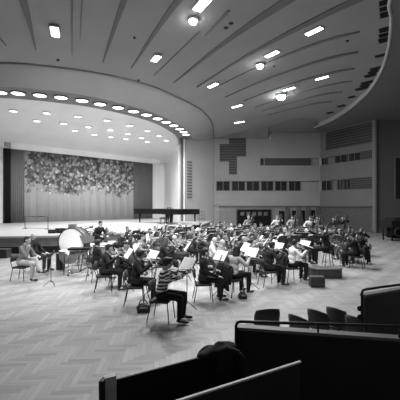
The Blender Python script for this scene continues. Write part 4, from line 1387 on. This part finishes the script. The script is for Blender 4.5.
# tall instrument case propped near the stage
cs = empty('instrument_case', ((60 - 200) / F * 12.9, 12.9, 0), .2, 'tall black instrument case standing beside the bass drum', 'case')
o = MB().prism([(-.12, -.12), (.12, -.12), (.14, 0), (.12, .12), (-.12, .12), (-.14, 0)], 0.0, .62).build('case_body', M_leather, cs)
MB().prism([(-.07, -.07), (.07, -.07), (.08, 0), (.07, .07), (-.07, .07), (-.08, 0)], .62, 1.02).build('case_neck', M_leather, cs)
m = MB(); m.tube([(.13, -.05, .3), (.18, -.05, .34), (.18, -.05, .42), (.13, -.05, .46)], .012); m.build('handle', M_leather, cs, True)
m = MB(); m.box((0, 0, .64), (.16, .16, .02)); m.build('white_band', M_paper, cs)

# ================================================================ ON THE STAGE
def on_stage(px, py):
    return P(px, py, ZS)
def piano(px0, Y, mirror, lab):
    """closed grand; local x from keyboard (0) to tail (2.75)"""
    r = empty('grand_piano', ((px0 - 200) / F * Y, Y, ZS), 0, lab, 'piano'); s = 1.13
    r.scale = (-s * 1.12 if mirror else s * .88, s, s * 1.12)
    o_ = [(0, -.75), (.35, -.76), (1.0, -.74), (1.45, -.52), (1.75, -.12), (2.1, .05), (2.55, .12), (2.74, .35), (2.70, .66), (2.5, .75), (0, .75)]
    MB().prism(o_, .62, .93).build('case', M_black, r)
    MB().prism([(x * 1.01 - .01, y * 1.02) for x, y in o_], .94, .97).build('lid', M_black, r)
    MB().box((-.14, 0, .70), (.30, 1.5, .12)).build('key_bed', M_black, r)
    MB().box((-.14, 0, .775), (.16, 1.24, .03)).build('keyboard', M_key, r)
    m = MB()
    for sy in (-.72, .72): m.box((-.13, sy, .80), (.28, .07, .14))
    m.build('key_cheeks', M_black, r)
    for lx, ly in ((.1, -.62), (.1, .62), (2.35, .45)):
        MB().lathe([(.09, .62), (.07, .5), (.045, .2), (.045, .08), (.03, .06), (.03, 0)], (lx, ly, 0), 12).build('leg', M_black, r, True)
    m = MB(); m.tube([(.25, -.08, .62), (.2, -.06, .12)], .015); m.tube([(.25, .08, .62), (.2, .06, .12)], .015); m.box((.16, 0, .1), (.16, .24, .05)); m.build('pedal_lyre', M_black, r)
    MB().box((.16, 0, 1.03), (.02, .8, .14), M=Matrix.Rotation(R(20), 3, 'Y')).build('music_desk', M_black, r)
    return r
piano(173, 29.5, True, 'black closed grand piano, long tail towards the grey curtain')
piano(166, 27.6, False, 'second black grand piano closer to the stage column')
bench = empty('piano_bench', ((172.5 - 200) / F * 28.0 - .75, 27.6, ZS), 0, 'low black piano bench before the two grand pianos', 'bench')
MB().box((0, 0, .5), (.45, .8, .08)).build('seat', M_leather, bench)
for sx in (-.18, .18):
    for sy in (-.34, .34): MB().tube([(sx, sy, .46), (sx, sy, 0)], .022).build('leg', M_black, bench)
rk = empty('rail_rack', ((202 - 200) / F * 30.5, 30.5, ZS - 0), R(60), 'thin wire rack standing behind the piano keyboard end', 'rack')
m = MB()
for k in range(4): m.tube([(-.45 + k * .3, 0, 0), (-.45 + k * .3, 0, 1.0)], .012)
m.build('uprights', M_blackm, rk); m = MB()
for z in (.3, .65, 1.0): m.tube([(-.45, 0, z), (.45, 0, z)], .012)
m.build('cross_bars', M_blackm, rk)
# hurdle-like frame and boxes at the stage front
a, b = on_stage(25, 228.8), on_stage(48, 229.3)
fr = empty('stage_hurdle', ((a.x + b.x) / 2, (a.y + b.y) / 2, ZS), math.atan2((b - a).y, (b - a).x), 'thin black rectangular rail frame standing alone on the stage', 'rail'); wd = (b - a).length / 2
hh = (H - (216.6 - YH) * a.y / F) - ZS
MB().tube([(-wd, 0, 0), (-wd, 0, hh), (-wd * .3, 0, hh + .02), (.0, 0, hh - .02), (wd * .4, 0, hh + .02), (wd, 0, hh), (wd, 0, 0)], .022).build('rail', M_blackm, fr)
MB().tube([(-wd, 0, .06), (wd, 0, .06)], .012).build('bottom_bar', M_blackm, fr)
for s in (-1, 1): MB().box((s * wd, 0, .015), (.05, .4, .03)).build('foot', M_blackm, fr)
for (px, py, w, d, h, lab, nm) in ((52.5, 233.2, .40, .3, .20, 'small black case on the stage edge closer to the rail frame', 'instrument_case'), (60.5, 232.8, .48, .35, .26, 'larger black case on the stage edge behind the bass drum', 'instrument_case'),
                               (72.5, 231.0, .42, .3, .42, 'grey box standing on the stage above the bass drum', 'storage_box'), (88.5, 228.0, .55, .4, .12, 'flat black case lying on the stage behind the cymbals', 'instrument_case')):
    c = on_stage(px, py); r = empty(nm, c, R(5), lab, 'case' if 'case' in nm else 'box')
    mm = M_leather if 'case' in nm else mat('grey carton', .2, .8, .1, 5)
    o = MB().box((0, 0, h / 2), (w, d, h)).build('case_body', mm, r); bv = o.modifiers.new('b', 'BEVEL'); bv.width = .02; bv.segments = 2
    MB().box((0, 0, h * .6), (w + .01, d + .01, .012)).build('lid_seam', M_steel, r)
    MB().tube([(-.06, -d / 2, h * .4), (-.05, -d / 2 - .04, h * .42), (.05, -d / 2 - .04, h * .42), (.06, -d / 2, h * .4)], .008).build('handle', M_blackm, r)
# dark box at the foot of the stage behind the men
c = P(15.5, 254.2); r = empty('equipment_box', (c.x, 15.8, 0), 0, 'dark wooden box against the stage front behind the seated men', 'box')
MB().box((0, 0, .19), (.62, .4, .38)).build('box_body', M_kick, r); MB().box((0, 0, .395), (.66, .44, .03)).build('lid', M_kick, r)

# ================================================================ FLOOR ITEMS
def bag(px, py, w, d, h, lab, kind='bag'):
    c = P(px, py); r = empty('shoulder_bag', c, R(12), lab, 'bag')
    m = MB(); m.ell((0, 0, h * .45), (w / 2, d / 2, h * .48)); m.box((0, 0, h * .3), (w * .86, d * .8, h * .6))
    me = blob('bag_body', m, .02, [M_leather], None, 3); link(bpy.data.objects.new('bag_body', me), r)
    MB().tube([(-w * .3, 0, h * .8), (-w * .2, .02, h * 1.2), (w * .1, .03, h * 1.25), (w * .3, 0, h * .8)], .012).build('strap', M_leather, r, True)
    m = MB(); m.box((0, -d * .46, h * .55), (w * .5, .01, .03)); m.build('zip', M_steel, r)
bag(143.5, 312, .34, .22, .22, 'black leather bag on the floor under the chair behind the striped musician')
bag(242.5, 298.5, .24, .2, .18, 'small black bag on the floor beside the pale-bloused violinist')
c = P(318, 287.5); r = empty('equipment_case', (c.x, c.y + .1, 0), R(-3), 'square dark case on the floor in front of the podium', 'case')
o = MB().box((0, 0, .17), (.42, .26, .30)).build('case_body', mat('dark case vinyl', .05, .6, .2, 8), r); bv = o.modifiers.new('b', 'BEVEL'); bv.width = .02; bv.segments = 2
MB().tube([(-.07, 0, .32), (-.06, 0, .36), (.06, 0, .36), (.07, 0, .32)], .01).build('handle', M_blackm, r)
for sx in (-.16, .16): MB().box((sx, 0, .01), (.05, .2, .02)).build('foot', M_blackm, r)


def coat(x, y, rz, w, lab, m_=None):
    """a coat hung over a chair back"""
    r = empty('coat', (x, y, 0), rz, lab, 'coat'); m = MB()
    rows = [(.02, .70, .0), (-.0, .80, .0), (-.03, .865, 0), (-.30 + .25 - .04, .87, 0), (-.115, .80, 0), (-.14, .62, .01), (-.16, .45, .02), (-.15, .26, .03)]
    n = 13; vs = []
    for k, (yy, z, fl) in enumerate(rows):
        for i in range(n):
            u = i / (n - 1) * 2 - 1; vs.append((u * w / 2 * (1 + fl * 3), -.24 + yy + .018 * math.sin(i * 1.9 + k * .5) * (k > 3), z - .05 * u * u + .012 * math.sin(i * 2.3) * (k == 7)))
    m.add(vs, [(k * n + i, k * n + i + 1, (k + 1) * n + i + 1, (k + 1) * n + i) for k in range(len(rows) - 1) for i in range(n - 1)])
    o = m.build('coat_cloth', m_ or GARB['black'], r, True); s = o.modifiers.new('t', 'SOLIDIFY'); s.thickness = .03
    for s in (-1, 1):
        MB().tube([(s * w * .47, -.28, .80), (s * w * .54, -.34, .6), (s * w * .52, -.36, .38)], [.05, .045, .04], 8).build('sleeve', m_ or GARB['black'], r, True)
gx, gy = (233 - 200) / F * 9.25, 9.25
coat(gx, gy, facing(.8, .6), .5, 'black coat hung over the chair of the pale-bloused violinist')
gx, gy = (291 - 200) / F * 10.95, 10.95
coat(gx, gy, facing(1, .25), .5, 'black coat hung over the chair of the white-shirted violinist')
gx, gy = (357 - 200) / F * 13.3, 13.3
coat(gx, gy - .0, facing(-.75, .55), .55, 'black coat hung over the lone cellist chair beyond the podium')
# an empty chair at the striped player's back
0 and mk_chair((-1.28, 7.95, 0), facing(.15, 1), 'empty black chair directly behind the striped-sweater violinist', 'orchestra chairs')

# covered piano at the right-hand wall
c = P(394, 241.5); r = empty('equipment_trolley', (c.x + .65, c.y + .8, 0), R(8), 'large dark cloth-covered trolley at the foot of the side wall', 'trolley')
m = MB(); m.box((0, 0, 1.15), (1.7, 1.2, .5)); m.box((.1, 0, 1.45), (1.3, 1.0, .25)); m.box((.3, .1, .65), (1.3, 1.0, 1.0))
link(bpy.data.objects.new('cover_cloth', blob('cover', m, .05, [GARB['black']], None, 8)), r)
for sx in (-.7, .7):
    for sy in (-.45, .45):
        MB().tube([(sx, sy, .95), (sx, sy, .1)], .045).build('leg', M_black, r, True)
        MB().lathe([(.07, -.02), (.07, .02)], (sx, sy, .07), 14, QY).build('wheel', M_blackm, r, True)
m = MB(); m.tube([(-.35 + .28 * math.cos(k * math.pi / 10), -.62, .62 + .28 * math.sin(k * math.pi / 10)) for k in range(20)], .04, 8, closed=True); m.build('hoop', mat('grey hoop', .05, .6, .1, 5), r, True)
m = MB(); m.box((0, 0, .35), (1.5, 1.0, .06)); m.build('lower_shelf', M_black, r)

# ================================================================ BOXES IN THE FRONT OF THE PICTURE
def panel(name, a, b, za, zb_, t, m, lab, ledge=None, z0=0.0, ledge_t=.03):
    """box parapet between plan points a and b, top heights za, zb_"""
    r = empty(name, (0, 0, 0), 0, lab, 'parapet')
    MB().slab(a, b, z0, (za - ledge_t, zb_ - ledge_t), t).build('panel_board', m, r)
    if ledge:
        a_ = Vector(a[:2]); b_ = Vector(b[:2]); d = (b_ - a_).normalized(); nn = Vector((-d.y, d.x))
        g_ = .02 if t > .02 else .004
        MB().slab(a_ - nn * g_ - d * .01, b_ - nn * g_ + d * .01, (za - ledge_t, zb_ - ledge_t), (za, zb_), t + 2 * g_).build('ledge', ledge, r)
    return r
# main box with pipe rail
zr = 1.25
r0, r1 = P(236.5, 321.5, zr), P(404, 326.5, zr)
def ext(a, b, t): return a + (b - a) * t
e1 = ext(r0, r1, 1.6)
la, lb = P(238, 326.5, 1.19), PY(400, 338.5, P(400, 326.3, zr).y)
pr_ = panel('box_parapet', (r0.x + .012, r0.y + .02), (e1.x, e1.y), la.z, la.z + (lb.z - la.z) * 1.6, .07, M_paneld, 'wide black parapet of the balcony box under the pipe rail', M_ledge)
rr_ = empty('pipe_rail', (0, 0, 0), 0, 'black pipe handrail along the wide box parapet', 'handrail')
MB().tube([(r0.x - .005, r0.y, .85), (r0.x - .005, r0.y, zr - .04), (r0.x + .008, r0.y, zr - .012), (r0.x + .04, r0.y, zr)] + [tuple(ext(r0, r1, t)) for t in (.3, .7, 1.1, 1.6)], .0155, 10).build('rail', M_blackm, rr_, True)
for t in (.5, .98, 1.5):
    q = ext(r0, r1, t); MB().tube([(q.x, q.y, zr), (q.x, q.y + .03, 1.1)], .010).build('bracket', M_blackm, rr_, True)
# nearer slanting parapets
a, b = P(180, 400, 1.25), P(300, 361.5, 1.25); a = ext(a, b, -.5)
panel('box_parapet', (a.x, a.y), (b.x, b.y), 1.25, 1.25, .012, M_paneld, 'slanting black parapet with pale top edge in front of the pipe rail', mat('pale worn edge', .42, .5, .2, 12), ledge_t=.012)
a, b = P(117, 375.5, 1.25), P(236, 344.5, 1.25)
panel('box_parapet', (a.x, a.y), (b.x, b.y), 1.25, 1.25, .015, M_paneld, 'slanting black parapet with grey end board and a coat on it')
d = (b - a).normalized(); nn = Vector((d.y, -d.x, 0))
e = a - d * .001
q = P(105, 378, 1.25)
er = empty('parapet_end', (0, 0, 0), 0, 'grey end board closing the coat-draped parapet', 'board')
MB().slab((q.x, q.y), (a.x - .004, a.y), .0, (1.245, 1.25), .05).build('end_board', M_endw, er)
MB().slab((q.x - .006, q.y - .03), (q.x + .004, q.y + .03), 0, 1.24, .03).build('edge_strip', M_black, er)
# coat heaped on it
cx, cy = P(222, 352, 1.25).x, P(222, 352, 1.25).y
r = empty('coat', (cx, cy, 1.25), math.atan2(d.y, d.x), label= 'black coat heaped over the end of the slanting parapet', cat='coat')
r.scale = (1.35, 1.15, .95); m = MB(); m.ell((-.02, .02, .0), (.10, .07, .05)); m.ell((.05, .03, .02), (.07, .07, .035)); m.ell((-.11, .02, -.0), (.05, .05, .03)); m.ell((.03, -.06, -.10), (.11, .04, .13)); m.ell((-.05, .09, -.08), (.09, .04, .12)); m.tube([(-.08, 0, .02), (.0, .05, .055), (.08, .04, .03)], .02)
link(bpy.data.objects.new('coat_cloth', blob('coat_cloth', m, .012, [GARB['black']], None, 1)), r)
m = MB(); m.tube([(.0, -.02, .04), (.06, -.06, .0), (.08, -.09, -.1), (.07, -.09, -.22)], [.035, .035, .03, .026], 10); m.build('sleeve', GARB['black'], r, True)
# further box with its rail
zr2 = 1.25
s0, s1 = P(362, 289.5, zr2), P(402, 284.5, zr2); s2 = ext(s0, s1, 1.8)
panel('box_parapet', (s0.x + .05, s0.y + .02), (s2.x, s2.y), 1.17, 1.21, .06, M_panelg, 'felt-covered grey parapet of the further box behind the chairs', M_ledge)
r = empty('pipe_rail', (0, 0, 0), 0, 'black pipe handrail round the further box parapet', 'handrail')
MB().tube([(s0.x, s0.y, .72), (s0.x, s0.y, zr2 - .05), (s0.x + .012, s0.y, zr2 - .012), (s0.x + .05, s0.y, zr2)] + [tuple(ext(s0, s1, t)) for t in (.4, .8, 1.2, 1.8)], .018, 10).build('rail', M_blackm, r, True)
for z in (.98, .86):
    MB().ell((s0.x - .03, s0.y, z), (.04, .03, .04)).build('clamp_knob', M_blackm, r, True)
# moulded chairs between the boxes
def shell_chair_fn():
    r = empty('auditorium_chair', cat='chair')
    m = MB(); vs = []; n = 9; prof = [(.20, .44), (.02, .43), (-.14, .44), (-.20, .50), (-.225, .62), (-.25, .74), (-.27, .84)]
    for k, (yy, z) in enumerate(prof):
        for i in range(n):
            u = i / (n - 1) * 2 - 1; wv = .215 * (1 - .10 * (k == 6) - .06 * (k == 0))
            vs.append((u * wv, yy + .05 * u * u * (k > 3), z + .015 * u * u * (k < 3) - .03 * u * u * (k == 6)))
    m.add(vs, [(k * n + i, k * n + i + 1, (k + 1) * n + i + 1, (k + 1) * n + i) for k in range(6) for i in range(n - 1)])
    o = m.build('seat_shell', mat('dark chair shell', .07, .5, .15, 6), r, True); s = o.modifiers.new('t', 'SOLIDIFY'); s.thickness = .02
    for sx in (-1, 1):
        for ya, yb in ((.16, .22), (-.14, -.24)):
            MB().tube([(sx * .16, ya, .43), (sx * .2, yb, 0)], .011).build('leg', M_blackm, r, True)
    return r
mk_sc = once('shellchair', shell_chair_fn)
for (px, py, rz, lab) in ((269, 311, R(12), 'dark chair with grey back at the corner of the pipe rail'), (294.5, 317, R(-58), 'low-turned dark chair, second behind the pipe rail'), (314.5, 308.5, R(-55), 'dark chair, third behind the pipe rail'),
                          (333.5, 306.5, R(-57), 'dark chair with upright back, fourth behind the pipe rail'), (353, 318, R(-60), 'dark chair turned sideways beside the further box')):
    py -= 2.5; z = .85 if py < 312 else .80
    p = P(px, py, z); 
    qq = Matrix.Rotation(rz, 3, 'Z') @ Vector((0, .265, 0)); mk_sc((p.x + qq.x, p.y + qq.y, 0), rz, lab, 'chairs behind the pipe rail', 1.0 if px < 280 else .93)
